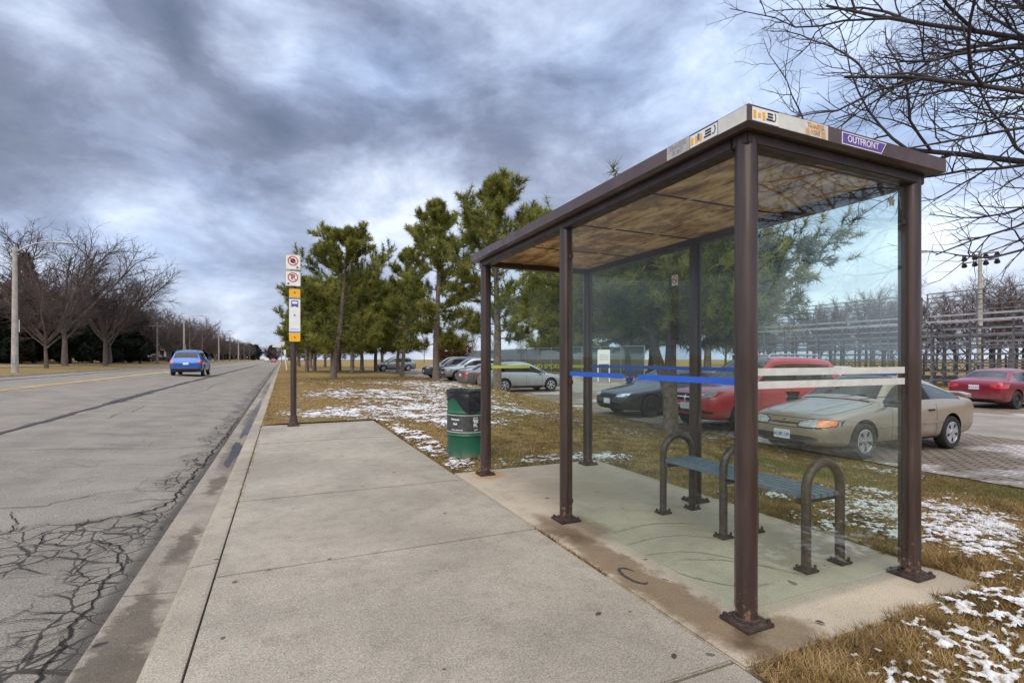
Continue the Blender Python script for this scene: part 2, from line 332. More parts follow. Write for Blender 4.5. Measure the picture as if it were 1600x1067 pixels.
# ---------------------------------------------------------------- mesh helpers
class MB:
    def __init__(s): s.v = []; s.f = []; s.m = []
    def add(s, vs, fs, mi=0):
        o = len(s.v); s.v += [tuple(x) for x in vs]; s.f += [tuple(i + o for i in f) for f in fs]; s.m += [mi] * len(fs); return s
    def box(s, x0, y0, z0, x1, y1, z1, mi=0, b=0.):
        if b <= 0:
            return s.add([(x0, y0, z0), (x1, y0, z0), (x1, y1, z0), (x0, y1, z0), (x0, y0, z1), (x1, y0, z1), (x1, y1, z1), (x0, y1, z1)],
                         [(0, 3, 2, 1), (4, 5, 6, 7), (0, 1, 5, 4), (1, 2, 6, 5), (2, 3, 7, 6), (3, 0, 4, 7)], mi)
        bm = bmesh.new(); bmesh.ops.create_cube(bm, size=1)
        for v in bm.verts: v.co = ((x0 + x1) / 2 + v.co.x * (x1 - x0), (y0 + y1) / 2 + v.co.y * (y1 - y0), (z0 + z1) / 2 + v.co.z * (z1 - z0))
        bmesh.ops.bevel(bm, geom=list(bm.edges), offset=b, segments=2, affect='EDGES'); bm.verts.index_update()
        s.add([v.co[:] for v in bm.verts], [[v.index for v in f.verts] for f in bm.faces], mi); bm.free(); return s
    def tube(s, pts, r, n=10, cap=True, mi=0):
        pts = [Vector(p) for p in pts]; rs = r if hasattr(r, '__len__') else [r] * len(pts)
        vs, fs = [], []; up = None
        for i, p in enumerate(pts):
            d = (pts[min(i + 1, len(pts) - 1)] - pts[max(i - 1, 0)]).normalized()
            if up is None:
                up = Vector((0, 0, 1)) if abs(d.z) < .9 else Vector((1, 0, 0))
            a = d.cross(up).normalized(); up = a.cross(d).normalized()
            for k in range(n):
                t = 2 * math.pi * k / n; vs.append(p + (a * math.cos(t) + up * math.sin(t)) * rs[i])
        for i in range(len(pts) - 1):
            for k in range(n): fs.append((i * n + k, i * n + (k + 1) % n, (i + 1) * n + (k + 1) % n, (i + 1) * n + k))
        if cap: fs += [tuple(range(n))[::-1], tuple(range((len(pts) - 1) * n, len(pts) * n))]
        return s.add(vs, fs, mi)
    def lathe(s, prof, n=32, c=(0, 0, 0), axis='z', mi=0, closed=False):
        vs, fs = [], []
        for (r, z) in prof:
            for k in range(n):
                t = 2 * math.pi * k / n; x, y = r * math.cos(t), r * math.sin(t)
                vs.append((c[0] + x, c[1] + y, c[2] + z) if axis == 'z' else (c[0] + x, c[1] + z, c[2] + y))
        m = len(prof)
        for i in range(m - 1 + (1 if closed else 0)):
            for k in range(n): fs.append((i * n + k, i * n + (k + 1) % n, ((i + 1) % m) * n + (k + 1) % n, ((i + 1) % m) * n + k))
        return s.add(vs, fs, mi)
    def prism(s, poly, d0, d1, axis='y', mi=0):
        """2D polygon (a,b) pushed from d0 to d1 along an axis: y -> (a,d,b); x -> (d,a,b); z -> (a,b,d)"""
        f = {'y': lambda a, b, d: (a, d, b), 'x': lambda a, b, d: (d, a, b), 'z': lambda a, b, d: (a, b, d)}[axis]
        n = len(poly); vs = [f(a, b, d0) for a, b in poly] + [f(a, b, d1) for a, b in poly]
        fs = [tuple(range(n)), tuple(range(2 * n - 1, n - 1, -1))] + [(i, n + i, n + (i + 1) % n, (i + 1) % n) for i in range(n)]
        return s.add(vs, fs, mi)
    def build(s, name, mats, parent=None, smooth=False, fix=True, angle=40):
        me = bpy.data.meshes.new(name); me.from_pydata(s.v, [], s.f)
        for m in (mats if isinstance(mats, (list, tuple)) else [mats]): me.materials.append(m)
        if any(s.m): me.polygons.foreach_set('material_index', s.m)
        if fix:
            bm = bmesh.new(); bm.from_mesh(me); bmesh.ops.recalc_face_normals(bm, faces=bm.faces); bm.to_mesh(me); bm.free()
        if smooth:
            me.polygons.foreach_set('use_smooth', [True] * len(me.polygons)); me.set_sharp_from_angle(angle=R(angle))
        return link(name, me, parent)

def link(name, me, parent=None):
    o = bpy.data.objects.new(name, me); C.objects.link(o)
    if parent is not None: o.parent = parent
    return o
def fastmesh(name, v, f, mats, mi=None, tint=None, smooth=False):
    v = np.asarray(v, np.float32); f = np.asarray(f, np.int32); k = f.shape[1]; n = len(f)
    me = bpy.data.meshes.new(name); me.vertices.add(len(v)); me.vertices.foreach_set('co', v.ravel())
    me.loops.add(n * k); me.loops.foreach_set('vertex_index', f.ravel())
    me.polygons.add(n); me.polygons.foreach_set('loop_start', np.arange(0, n * k, k, dtype=np.int32))
    for m in (mats if isinstance(mats, (list, tuple)) else [mats]): me.materials.append(m)
    if mi is not None: me.polygons.foreach_set('material_index', np.asarray(mi, np.int32))
    me.update(calc_edges=True)
    if smooth: me.polygons.foreach_set('use_smooth', np.ones(n, bool))
    if tint is not None:
        a = me.attributes.new('tint', 'FLOAT', 'POINT'); a.data.foreach_set('value', np.asarray(tint, np.float32))
    return me
def thing(name, label, cat, loc=(0, 0, 0), rz=0., group=None, kind=None):
    o = bpy.data.objects.new(name, None); C.objects.link(o); o.location = loc; o.rotation_euler = (0, 0, rz)
    return tag(o, label, cat, group)
def tag(o, label=None, cat=None, group=None, kind=None):
    if label: o['label'] = label
    if cat: o['category'] = cat
    if group: o['group'] = group
    if kind: o['kind'] = kind
    return o
def struct(o): o['kind'] = 'structure'; return o
def kids(o): return [c for c in C.objects if c.parent == o]
def copy_tree(o, parent=None):
    c = o.copy(); C.objects.link(c)
    if parent is not None: c.parent = parent
    for ch in kids(o): copy_tree(ch, c)
    return c
def text(s, size, mat, parent, M, name='lettering', bold=0., sx=1., ext=.0008):
    cu = bpy.data.curves.new('t', 'FONT'); cu.body = s; cu.size = size; cu.align_x = 'CENTER'; cu.align_y = 'CENTER'; cu.extrude = ext; cu.offset = bold
    cu.resolution_u = 3
    o = bpy.data.objects.new('t', cu); C.objects.link(o)
    dg = bpy.context.evaluated_depsgraph_get(); me = bpy.data.meshes.new_from_object(o.evaluated_get(dg))
    bpy.data.objects.remove(o); me.transform(M @ Matrix.Diagonal((sx, 1, 1, 1))); me.materials.clear(); me.materials.append(mat)
    return link(name, me, parent)
def frame(o, ex, ez):
    """matrix whose local x is ex and local y is ez (text plane), at origin o"""
    ex, ez = Vector(ex), Vector(ez); n = ex.cross(ez)
    m = Matrix((ex, ez, n)).transposed().to_4x4(); m.translation = Vector(o); return m

# ---------------------------------------------------------------- noise and terrain
def vnoise(x, y, seed=0):
    xi, yi = np.floor(x).astype(np.int64), np.floor(y).astype(np.int64); fx, fy = x - xi, y - yi
    def h(a, b):
        n = (a * 374761393 + b * 668265263 + seed * 974711) & 0xffffffff
        n = ((n ^ (n >> 13)) * 1274126177) & 0xffffffff
        return ((n ^ (n >> 16)) & 0xffff) / 65535.
    ux, uy = fx * fx * (3 - 2 * fx), fy * fy * (3 - 2 * fy)
    return (h(xi, yi) * (1 - ux) + h(xi + 1, yi) * ux) * (1 - uy) + (h(xi, yi + 1) * (1 - ux) + h(xi + 1, yi + 1) * ux) * uy
def fbm(x, y, sc, o=4, seed=0):
    s, a, t = 0., .5, 0.
    for i in range(o): s = s + a * vnoise(x * sc, y * sc, seed + i * 17); t += a; a *= .55; sc *= 2.05
    return s / t
def sst(a, b, x): t = np.clip((np.asarray(x, float) - a) / (b - a), 0, 1); return t * t * (3 - 2 * t)
def lotz(X, Y): return -.38 + .3 * sst(18, 60, Y) - .0045 * np.clip(X - 9, 0, 40)
def zroad(X): return np.where(X > -8.27, -.12 + .055 * (-.87 - X), .287 + .0 * X)
def lotedge(Y): return 8.8 + 1.4 * sst(12, 24, Y)
def gz(X, Y):
    X, Y = np.asarray(X, float), np.asarray(Y, float)
    left = np.interp(-X, [14.2, 16, 18, 21, 30, 45, 100, 400], [.38, .45, .55, .62, .95, 1.6, 2.2, 2.5])
    k = sst(12, 24, Y); L = lotz(X, Y)
    p1 = L * sst(3.7, 8.7, X); p2 = .04 + (L - .04) * sst(8.4, 10.4, X)
    nz = (fbm(X, Y, .5, 3, 3) - .5) * .1 * sst(2.2, 4.5, X) * (1 - sst(8, 9, X))
    right = p1 * (1 - k) + p2 * k + nz
    far = sst(62, 90, Y); right = right * (1 - far) + far * .05
    return np.where(X < -14, left, np.where(X > 1.6, right, .0))
def gz1(x, y): return float(gz(x, y))

# ---------------------------------------------------------------- ground, road, kerbs, walks, lot
def sheet(name, xs, ys, zf, mat):
    xs, ys = np.array(xs), np.array(ys); X, Y = np.meshgrid(xs, ys); Z = zf(X, Y)
    nx, ny = len(xs), len(ys); i = np.arange(nx * ny).reshape(ny, nx)
    f = np.stack([i[:-1, :-1], i[:-1, 1:], i[1:, 1:], i[1:, :-1]], -1).reshape(-1, 4)
    return struct(link(name, fastmesh(name, np.stack([X, Y, Z], -1).reshape(-1, 3), f, mat, smooth=True)))
ysl = list(np.arange(-14, 32, .5)) + list(np.arange(32, 100, 2)) + [110, 125, 150, 180, 220, 280, 350, 450, 600, 900, 1500]
xs_g = [-900, -400, -200, -120, -90, -70, -60, -50, -45, -40, -35, -30, -26, -23, -21, -19.5, -18, -17, -16, -15, -14.5, -14.3, -1.05, -.45, -.2, 1.5, 1.85] + list(np.arange(2.1, 11, .3)) + [11.5, 12, 14, 18, 24, 30, 40, 60, 100, 200, 400, 900]
def zground(X, Y):
    z = gz(X, Y)
    road = (X > -14.4) & (X < -.3); z = np.where(road, -.35, z)
    pav = (X > -.3) & (X < 1.86) & (Y < 11.4); z = np.where(pav, -.14, z)
    pad = (X > 1.6) & (X < 3.9) & (Y > 1.45) & (Y < 5.75); z = np.where(pad, z - .12, z)
    lot = (X > lotedge(Y) + .3) & (X < 27) & (Y < 75); z = np.where(lot, z - .08, z)
    return z - .02
sheet('ground', xs_g, [-300, -100, -40] + ysl, zground, M_ground)
M_verge = lawn_mat('verge_lawn', (.25, .155, .062), (.2, .14, .052), (.29, .185, .08), 1.)
sheet('verge', list(np.linspace(-.37, 1.9, 9)), [11.12] + list(np.arange(11.5, 32, .5)) + ysl[92:-3], lambda X, Y: .006 + .03 * fbm(X, Y, 1.3, 3, 9) * sst(-.37, 0, X), M_verge)
sheet('road', list(np.linspace(-14.2, -.865, 40)), ysl[:-1], lambda X, Y: zroad(X) + (fbm(X, Y, .35, 3, 5) - .5) * .03 * sst(-1, -2.5, X) * sst(-14.2, -13, X), M_road)

def sweep(name, prof, y0, y1, mat, gap=3.05, g=.012):
    m = MB(); y = y0
    while y < y1:
        L = gap if y < 60 else gap * 20
        m.prism(prof, y + g / 2, min(y + L, y1) - g / 2, 'y'); y += L
    o = m.build(name, mat, None, False); return struct(o)
sweep('kerb', [(-.375, -.3), (-.375, -.002), (-.39, .002), (-.515, -.004), (-.54, -.016), (-.553, -.04), (-.59, -.135), (-.59, -.3)], -11.5, 700, M_kerb)
sweep('gutter', [(-.592, -.3), (-.592, -.137), (-.868, -.112), (-.868, -.3)], -11.52, 700, M_gut)
sweep('kerb', [(-14.45, .0), (-14.45, .39), (-14.32, .4), (-14.28, .36), (-14.25, .27), (-14.2, .1)], -11.5, 700, M_kerb)
sm = MB(); rng = random.Random(4)
ye = [-9.05, -7.3, -5.55, -3.8, -2.05, -.25, 1.62, 3.5, 5.27, 7.0, 8.75, 11.12]
for a, b in zip(ye[:-1], ye[1:]):
    dz = rng.uniform(-.004, .003); sm.box(-.364, a + .006, -.2, 1.77, b - .006, dz, 0, .006)
struct(sm.build('sidewalk', M_walk))
pm = MB().box(1.79, 1.57, -.25, 3.72, 5.62, -.006, 0, .008); struct(pm.build('concrete_pad', M_pad))
sheet('path', [-22.6, -22, -21.4, -20.9], ysl[:-3], lambda X, Y: gz(X, Y) + .02, M_lane)

def lotsheet(name, xa, xb, mat, dz):
    ys = np.concatenate([np.arange(-14, 75.1, .75)]); n = 7
    fx = np.linspace(0, 1, n); Xs = np.array([[(xa(y) * (1 - t) + xb(y) * t) for t in fx] for y in ys]); Ys = np.repeat(ys[:, None], n, 1)
    Z = lotz(Xs, Ys) + dz; i = np.arange(len(ys) * n).reshape(len(ys), n)
    f = np.stack([i[:-1, :-1], i[:-1, 1:], i[1:, 1:], i[1:, :-1]], -1).reshape(-1, 4)
    return struct(link(name, fastmesh(name, np.stack([Xs, Ys, Z], -1).reshape(-1, 3), f, mat, smooth=True)))
lotsheet('parking_lot', lambda y: float(lotedge(y)), lambda y: 14.3 + .1 * math.sin(y), M_paver, .0)
lotsheet('parking_lot', lambda y: 14.3 + .1 * math.sin(y), lambda y: 20.6 + .1 * math.sin(y * .7), M_lane, .0)
lotsheet('parking_lot', lambda y: 20.6 + .1 * math.sin(y * .7), lambda y: 26.8, M_paver, .0)

# painted centre line, lane seam of tar, cracks
def ribbon(mb, pts, w0, dz, jit, rng, zf=zroad, step=.12):
    pts = [Vector((p[0], p[1], 0)) for p in pts]; fine = []
    for a, b in zip(pts[:-1], pts[1:]):
        n = max(1, int((b - a).length / step)); fine += [a.lerp(b, i / n) for i in range(n)]
    fine.append(pts[-1]); vs = []
    wa = wb = 1.; off = 0.
    for i, p in enumerate(fine):
        d = (fine[min(i + 1, len(fine) - 1)] - fine[max(0, i - 1)]).normalized(); nrm = Vector((-d.y, d.x, 0))
        e = min(1, min(i, len(fine) - 1 - i) / 6 + .1)
        wa = wa * .55 + .45 * rng.uniform(.1, 1.9); wb = wb * .55 + .45 * rng.uniform(.1, 1.9); off = off * .75 + rng.uniform(-jit, jit)
        p = p + nrm * off; wl, wr = w0 * wa * e, w0 * wb * e
        for q in (p + nrm * wl, p - nrm * wr):
            vs.append((q.x, q.y, float(zf(np.array(q.x))) + dz + float((fbm(np.array(q.x), np.array(q.y), .35, 3, 5) - .5) * .03 * sst(-1, -2.5, q.x))))
    mb.add(vs, [(2 * i, 2 * i + 1, 2 * i + 3, 2 * i + 2) for i in range(len(fine) - 1)])
rng = random.Random(7)
m = MB(); ribbon(m, [(-8.2, -12), (-8.2, 60), (-8.2, 400)], .065, .012, .0, rng, step=.8); ribbon(m, [(-8.45, -12), (-8.45, 60), (-8.45, 400)], .05, .012, .0, rng, step=.8)
struct(m.build('road_marking', M_yellow, None, False, False))
m = MB(); ribbon(m, [(-4.25, -10), (-4.28, 12), (-4.28, 17.5), (-4.4, 24), (-4.45, 31), (-4.35, 67), (-4.3, 250)], .05, .012, .03, rng, step=.22)
ribbon(m, [(-4.42, 17), (-4.5, 24), (-4.55, 40), (-4.5, 120)], .08, .014, .03, rng, step=.25)
ribbon(m, [(-12.1, -10), (-12.0, 20), (-12.1, 60), (-12, 250)], .1, .014, .04, rng, step=.3)
struct(m.build('tar_seam', M_tar, None, False, False))
m = MB()
CR = [([(-3.4, 5.9), (-2.31, 6.06), (-2.02, 6.09), (-1.89, 6.27), (-1.72, 6.51)], .012),
      ([(-1.69, 5.36), (-1.49, 5.42), (-1.27, 5.58), (-1.09, 5.68), (-1.02, 6.0), (-1.0, 6.73), (-.98, 7.9), (-.95, 9.6), (-.95, 14)], .022),
      ([(-2.21, 5.95), (-1.99, 5.55), (-1.96, 5.28), (-2.4, 5.1), (-3.2, 5.2)], .013),
      ([(-1.73, 5.22), (-1.6, 4.91), (-1.43, 4.8), (-1.33, 4.9), (-1.11, 4.65), (-1.0, 4.33), (-1.02, 4.03), (-.99, 3.74), (-1.02, 3.43), (-.98, 3.16), (-.97, 2.5), (-.99, 1.2)], .017),
      ([(-1.0, 4.33), (-1.21, 4.39), (-1.18, 4.18), (-1.09, 3.98)], .012),
      ([(-2.2, 3.0), (-1.18, 3.11), (-1.09, 3.11), (-1.0, 3.13), (-.98, 3.25)], .011),
      ([(-2.0, 3.3), (-1.35, 3.55), (-1.33, 3.67), (-1.29, 3.82)], .008),
      ([(-1.9, 2.95), (-1.24, 3.25), (-1.14, 3.33), (-1.0, 3.41), (-.98, 3.63)], .008),
      ([(-3.0, 4.8), (-1.78, 4.67), (-1.64, 4.71), (-1.47, 4.55), (-1.26, 4.47), (-1.0, 4.33)], .01),
      ([(-6, 9.3), (-3.55, 9.34), (-3.13, 9.41), (-2.55, 9.43), (-1.87, 9.28), (-1.25, 9.48), (-.92, 9.5)], .014),
      ([(-6, 10.8), (-4.16, 10.92), (-3.61, 11.43), (-2.64, 11.03), (-1.85, 10.82), (-1.18, 10.97)], .013),
      ([(-2.21, 7.0), (-2.09, 7.26), (-1.83, 7.44)], .008), ([(-3.42, 13.51), (-3.52, 14.73), (-3.33, 15.11), (-3.4, 17)], .014),
      ([(-8, 18.9), (-5.66, 18.96), (-4.61, 19.31)], .016), ([(-3.1, 22), (-2.9, 25), (-3.1, 29), (-2.9, 33)], .02), ([(-4.2, 26), (-2.2, 26.4), (-.95, 26.2)], .014),
      ([(-4.2, 40), (-2.2, 40.3), (-.95, 40)], .02), ([(-2.7, 7.9), (-1.8, 8.1), (-1.2, 7.9)], .007), ([(-3, 12.2), (-2, 12.4), (-1, 12.3)], .01), ([(-4.2, 15.5), (-2.5, 15.3), (-1, 15.6)], .012)]
for pts, w_ in CR: ribbon(m, pts, w_ * .42, .009, .02, rng, step=.03)
rr = random.Random(21)
for i in range(45):                                # side cracks that branch off the broken edge
    y = rr.uniform(1.5, 16); x = -.95; L = rr.uniform(.15, .55); pts = [(x, y)]
    for k in range(4): x -= L / 4; y += rr.uniform(-.12, .12); pts.append((x, y))
    ribbon(m, pts, rr.uniform(.002, .0055), .009, .012, rr, step=.04)
struct(m.build('crack', M_crack, None, False, False))
def puddle(cx, cy, sx, sy, seed):
    rr = random.Random(seed); n = 28; vs = [(cx, cy, 0)]
    for k in range(n):
        a = 2 * math.pi * k / n; q = 1 + .22 * math.sin(a * 3 + seed) + rr.uniform(-.13, .13)
        vs.append((min(-.598, cx + sx * q * math.cos(a)), cy + sy * q * math.sin(a), 0))
    vs = [(x, y, -.137 + (-.592 - x) * .0906 + .005) for x, y, z in vs]
    struct(MB().add(vs, [(0, 1 + k, 1 + (k + 1) % n) for k in range(n)]).build('puddle', M_puddle, None, False, False))
puddle(-.665, 8.9, .075, 1.1, 1); puddle(-.655, 12.0, .06, 1.7, 2); puddle(-.66, 17, .06, 2.8, 3)

# ---------------------------------------------------------------- snow and grass
def snow_w(X, Y):
    def g(cx, cy, sx, sy, a): return a * np.exp(-((X - cx) / sx) ** 2 - ((Y - cy) / sy) ** 2)
    z = g(4.55, 2.35, .8, .55, .5) + g(5.5, 2.6, .9, .6, .4) + g(2.9, 1.15, .8, .28, .34) + g(3.6, 1.5, .9, .3, .26) + g(4.5, 3.5, .7, .55, .32) + g(6.4, 3.3, 1, .6, .2)
    z = z + g(2.02, 8.2, .28, 2.6, .5) + g(2.7, 5.95, .9, .25, .5) + g(3.9, 5.9, .6, .4, .3)
    z = z + g(1.2, 13.0, 1.2, 1.4, .42) + g(3.2, 12.5, 1.6, 2.2, .36) + g(3.4, 10.2, .7, 1.0, .4) + g(5.2, 17, 2.6, 4, .34) + g(7.2, 24, 2.4, 5, .34) + g(2.2, 20, 2.2, 4, .34) + g(6.5, 12, 1.5, 2.5, .2) + g(4, 29, 4, 4, .22)
    z = z + g(6.2, 8.2, 1.3, 1.2, .16) + g(8.4, 7.5, .4, 2, .2) + g(8.2, 4.7, .3, .6, .3)
    return z
def snow_mask(X, Y):
    n = .22 * fbm(X * 1.25, Y, 1.8, 3, 40) + .3 * fbm(X * .8 + Y * .35, Y * 1.3 - X * .3, 7.5, 3, 51) + .48 * fbm(X * .8 + Y * .4, Y * 1.2 - X * .4, 34, 2, 63)
    return n + np.minimum(snow_w(X, Y), .36) * .6 - .69
def ok_ground(X, Y):
    o = (X > 1.8) & (X < lotedge(Y) - .05) & ~((X > 1.78) & (X < 3.73 - .05 * vnoise(X * 0, Y * 9, 5)) & (Y > 1.56 + .07 * vnoise(X * 7, Y * 0, 6)) & (Y < 5.63))
    return o | ((Y > 11.15) & (X > -.34) & (X < 1.95))
def snow_patch(x0, x1, y0, y1, st, name, seed):
    xs, ys = np.arange(x0, x1, st), np.arange(y0, y1, st); X, Y = np.meshgrid(xs, ys)
    r = np.random.default_rng(seed); X = X + r.uniform(-.35, .35, X.shape) * st; Y = Y + r.uniform(-.35, .35, Y.shape) * st
    msk = snow_mask(X, Y); Z = gz(X, Y) + np.where((X < 1.95) & (Y > 11), .02, 0) + .004 + np.clip(msk, 0, .25) * .07 + r.uniform(0, .005, X.shape)
    keep = (msk > 0) & ok_ground(X, Y); c = keep[:-1, :-1].astype(int) + keep[:-1, 1:] + keep[1:, 1:] + keep[1:, :-1] >= 3
    i = np.arange(X.size).reshape(X.shape)
    f = np.stack([i[:-1, :-1], i[:-1, 1:], i[1:, 1:], i[1:, :-1]], -1)[c]
    u, inv = np.unique(f.ravel(), return_inverse=True)
    me = fastmesh(name, np.stack([X, Y, Z], -1).reshape(-1, 3)[u], inv.reshape(-1, 4), M_snow, smooth=True, tint=np.clip(msk / .11 + r.normal(0, .18, X.shape), 0, 1).ravel()[u])
    return tag(link(name, me), None, None, None, 'stuff')
tag(snow_patch(1.8, 8.8, .3, 5.9, .0125, 'snow', 1), 'thin broken patches of old snow on the lawn beside the shelter')
tag(snow_patch(-.35, 9.5, 5.9, 14, .03, 'snow', 2), 'streaky snow lying on the lawn behind the green drum')
tag(snow_patch(-.35, 10, 14, 36, .06, 'snow', 3), 'snow streaks lying on the lawn under the pines')

def blades(name, x0, x1, y0, y1, n, h, wd, seed, cond=None):
    r = np.random.default_rng(seed); X, Y = r.uniform(x0, x1, n), r.uniform(y0, y1, n)
    k = ok_ground(X, Y) if cond is None else cond(X, Y); s = snow_mask(X, Y); k &= (s < 0.01) | (r.random(n) < .5)
    k &= (fbm(X, Y, 1.5, 3, 77) + r.uniform(-.2, .2, n)) > .22
    X, Y = X[k], Y[k]; n = len(X); Z = gz(X, Y) - .015 + np.where((X < 1.95) & (Y > 11), .02, 0)
    a = r.uniform(0, 2 * np.pi, n); lean = r.uniform(.75, 1.75, n); hh = h * r.uniform(.5, 1.3, n)
    dx, dy = np.cos(a), np.sin(a); sx, sy = -dy * wd, dx * wd
    base = np.stack([X, Y, Z], -1)
    b1 = base + np.stack([sx, sy, 0 * sx], -1); b2 = base - np.stack([sx, sy, 0 * sx], -1)
    hor = np.sin(np.clip(lean, 0, 1.5)) * hh; ver = np.cos(np.clip(lean, 0, 1.5)) * hh + .012
    t = base + np.stack([dx * hor, dy * hor, ver], -1)
    v = np.stack([b1, b2, t], 1).reshape(-1, 3); f = np.arange(n * 3).reshape(-1, 3)
    clump = (fbm(X, Y, 5.5, 3, 31) - .5) * 1.3
    green = np.clip(fbm(X, Y, .45, 3, 88) * 1.5 - .42 + r.normal(0, .2, n), 0, 1)
    tn = np.where(green > .6, .8 + .2 * r.random(n), np.clip(r.beta(2, 2.2, n) + clump, 0, 1) * .78)
    me = fastmesh(name, v, f, M_blade, tint=np.repeat(tn, 3)); return tag(link(name, me), None, None, None, 'stuff')
tag(blades('grass', 1.75, 6.2, .4, 3.4, 170000, .052, .0024, 11), 'dry brown grass beside the concrete pad')
tag(blades('grass', 3.6, 8.9, 1.6, 7.5, 150000, .045, .003, 12), 'short dry grass between the shelter and parked cars')
tag(blades('grass', -.36, 9.3, 5.6, 14, 170000, .05, .0045, 13), 'dry yellow grass behind the green drum')
tag(blades('grass', -.36, 10.2, 14, 36, 120000, .06, .01, 14), 'dry lawn under the pine trees')
tag(blades('grass', -.372, -.35, 4.9, 11.2, 900, .05, .004, 15, lambda X, Y: (fbm(X * 0, Y, 2.2, 3, 5) > .48)), 'dead grass caught in the kerb joint')
tag(blades('grass', 1.77, 1.79, 2.6, 3.5, 350, .04, .004, 16, lambda X, Y: X > 0), 'dead grass caught in the pad joint')

# ---------------------------------------------------------------- bus shelter
SX0, SX1, SY0, SYM, SY1, SH = 2.1, 3.47, 1.84, 3.61, 5.42, 2.38
sh = thing('bus_shelter', 'brown framed glass bus shelter on a concrete pad beside the sidewalk', 'bus shelter')
def post(x, y, gd):
    """round post with a glazing channel for each panel direction in gd"""
    m = MB(); r = .052; n = 24
    m.tube([(x, y, .012), (x, y, SH)], r, n)
    for dx, dy in gd:
        cx, cy = x + dx * .05, y + dy * .05
        m.box(cx - (.014 if dx else .016), cy - (.014 if dy else .016), .05, cx + (.014 if dx else .016), cy + (.014 if dy else .016), SH - .02, 0, .004)
    p = m.build('post', M_post, sh, True)
    b = MB(); b.box(x - .09, y - .09, -.004, x + .09, y + .09, .014, 0, .004); b.tube([(x, y, .014), (x, y, .03)], .064, 20)
    for sx in (-1, 1):
        for sy in (-1, 1): b.tube([(x + sx * .07, y + sy * .07, .01), (x + sx * .07, y + sy * .07, .03)], .011, 6)
    b.build('base_plate', M_rust, p, True)
for x, y, gd in [(SX0, SY0, [(1, 0), (0, 1)]), (SX0, SYM, [(0, -1)]), (SX0, SY1, [(1, 0)]), (SX1, SY0, [(-1, 0), (0, 1)]), (SX1, SYM, [(0, 1), (0, -1)]), (SX1, SY1, [(-1, 0), (0, -1)])]: post(x, y, gd)
RX0, RX1, RY0, RY1 = 1.975, 3.60, 1.72, 5.56
rf = MB()
# fascia: four mitred boards with a lipped profile, then the roof sheet
prof = [(0, 2.487), (0, 2.41), (.035, 2.398), (.035, 2.43), (.02, 2.487)]
def ringpts(d, z): return [(RX0 + d, RY0 + d, z), (RX1 - d, RY0 + d, z), (RX1 - d, RY1 - d, z), (RX0 + d, RY1 - d, z)]
vs = []; [vs.extend(ringpts(d, z)) for d, z in prof]
n = len(prof); fs = [(i * 4 + k, i * 4 + (k + 1) % 4, ((i + 1) % n) * 4 + (k + 1) % 4, ((i + 1) % n) * 4 + k) for i in range(n) for k in range(4)]
rf.add(vs, fs)
rf.box(RX0 + .03, RY0 + .03, 2.44, RX1 - .03, RY1 - .03, 2.475)
roof = rf.build('roof', M_fascia, sh)
cm = MB(); cm.box(SX0 - .02, SY0 - .02, 2.405, SX1 + .02, SY1 + .02, 2.425)
cm.build('ceiling', M_ceil, roof)
for x_ in (2.56, 3.02): MB().box(x_ - .014, SY0 + .05, 2.3955, x_ + .018, SY1 - .05, 2.4045, 0, .002).build('ceiling_batten', M_ceil, roof)
for y_ in (2.73, 3.62, 4.52): MB().box(SX0 + .05, y_ - .009, 2.3985, SX1 - .05, y_ + .009, 2.4045, 0, .001).build('ceiling_joint', M_beam, roof)
bm_ = MB()                                                       # ring beam over the posts
for (a, b, c, d) in [(SX0 - .05, SY0 - .05, SX1 + .05, SY0 + .045), (SX0 - .05, SY1 - .045, SX1 + .05, SY1 + .05), (SX0 - .05, SY0 + .047, SX0 + .045, SY1 - .047), (SX1 - .045, SY0 + .047, SX1 + .05, SY1 - .047)]:
    bm_.box(a, b, 2.345, c, d, 2.404, 0, .006)
for (a, b, c, d) in [(RX0 + .036, RY0 + .036, RX1 - .036, SY0 - .052), (RX0 + .036, SY1 + .052, RX1 - .036, RY1 - .036), (RX0 + .036, SY0 - .05, SX0 - .052, SY1 + .05), (SX1 + .052, SY0 - .05, RX1 - .036, SY1 + .05)]:
    bm_.box(a, b, 2.4, c, d, 2.43)
bm_.build('roof_beam', M_beam, sh)
def pane(axis, c, a0, a1, z0=.06, z1=2.342, mat=None):
    m = MB(); t = .004
    if axis == 'x': m.box(c - t, a0, z0, c + t, a1, z1)
    else: m.box(a0, c - t, z0, a1, c + t, z1)
    return m.build('glass_pane', mat or M_glass, sh)
pf = pane('x', SX0, SY0 + .07, SYM - .07); pn = pane('y', SY0, SX0 + .07, SX1 - .07, mat=M_glass2); pb1 = pane('x', SX1, SY0 + .07, SYM - .07); pb2 = pane('x', SX1, SYM + .07, SY1 - .07); pe = pane('y', SY1, SX0 + .07, SX1 - .07)
def strip(par, mat, x0, y0, z0, x1, y1, z1, name='safety_strip'):
    return MB().box(min(x0, x1), min(y0, y1), z0, max(x0, x1), max(y0, y1), z1).build(name, mat, par)
o = .0055
ws = 2.76                                                        # wheelchair mark interrupts the blue strip
strip(pf, M_blue, SX0 - o, SY0 + .07, 1.168, SX0 - o + .001, ws - .075, 1.203); strip(pf, M_blue, SX0 - o, ws + .075, 1.168, SX0 - o + .001, SYM - .07, 1.203)
strip(pb1, M_blue, SX1 - o - .001, SY0 + .07, 1.196, SX1 - o, SYM - .07, 1.23); strip(pb2, M_blue, SX1 - o - .001, SYM + .07, 1.196, SX1 - o, SY1 - .07, 1.23)
strip(pn, M_offw, SX0 + .07, SY0 - o - .001, 1.216, SX1 - .07, SY0 - o, 1.254); strip(pn, M_offw, SX0 + .07, SY0 - o - .001, 1.15, SX1 - .07, SY0 - o, 1.188)
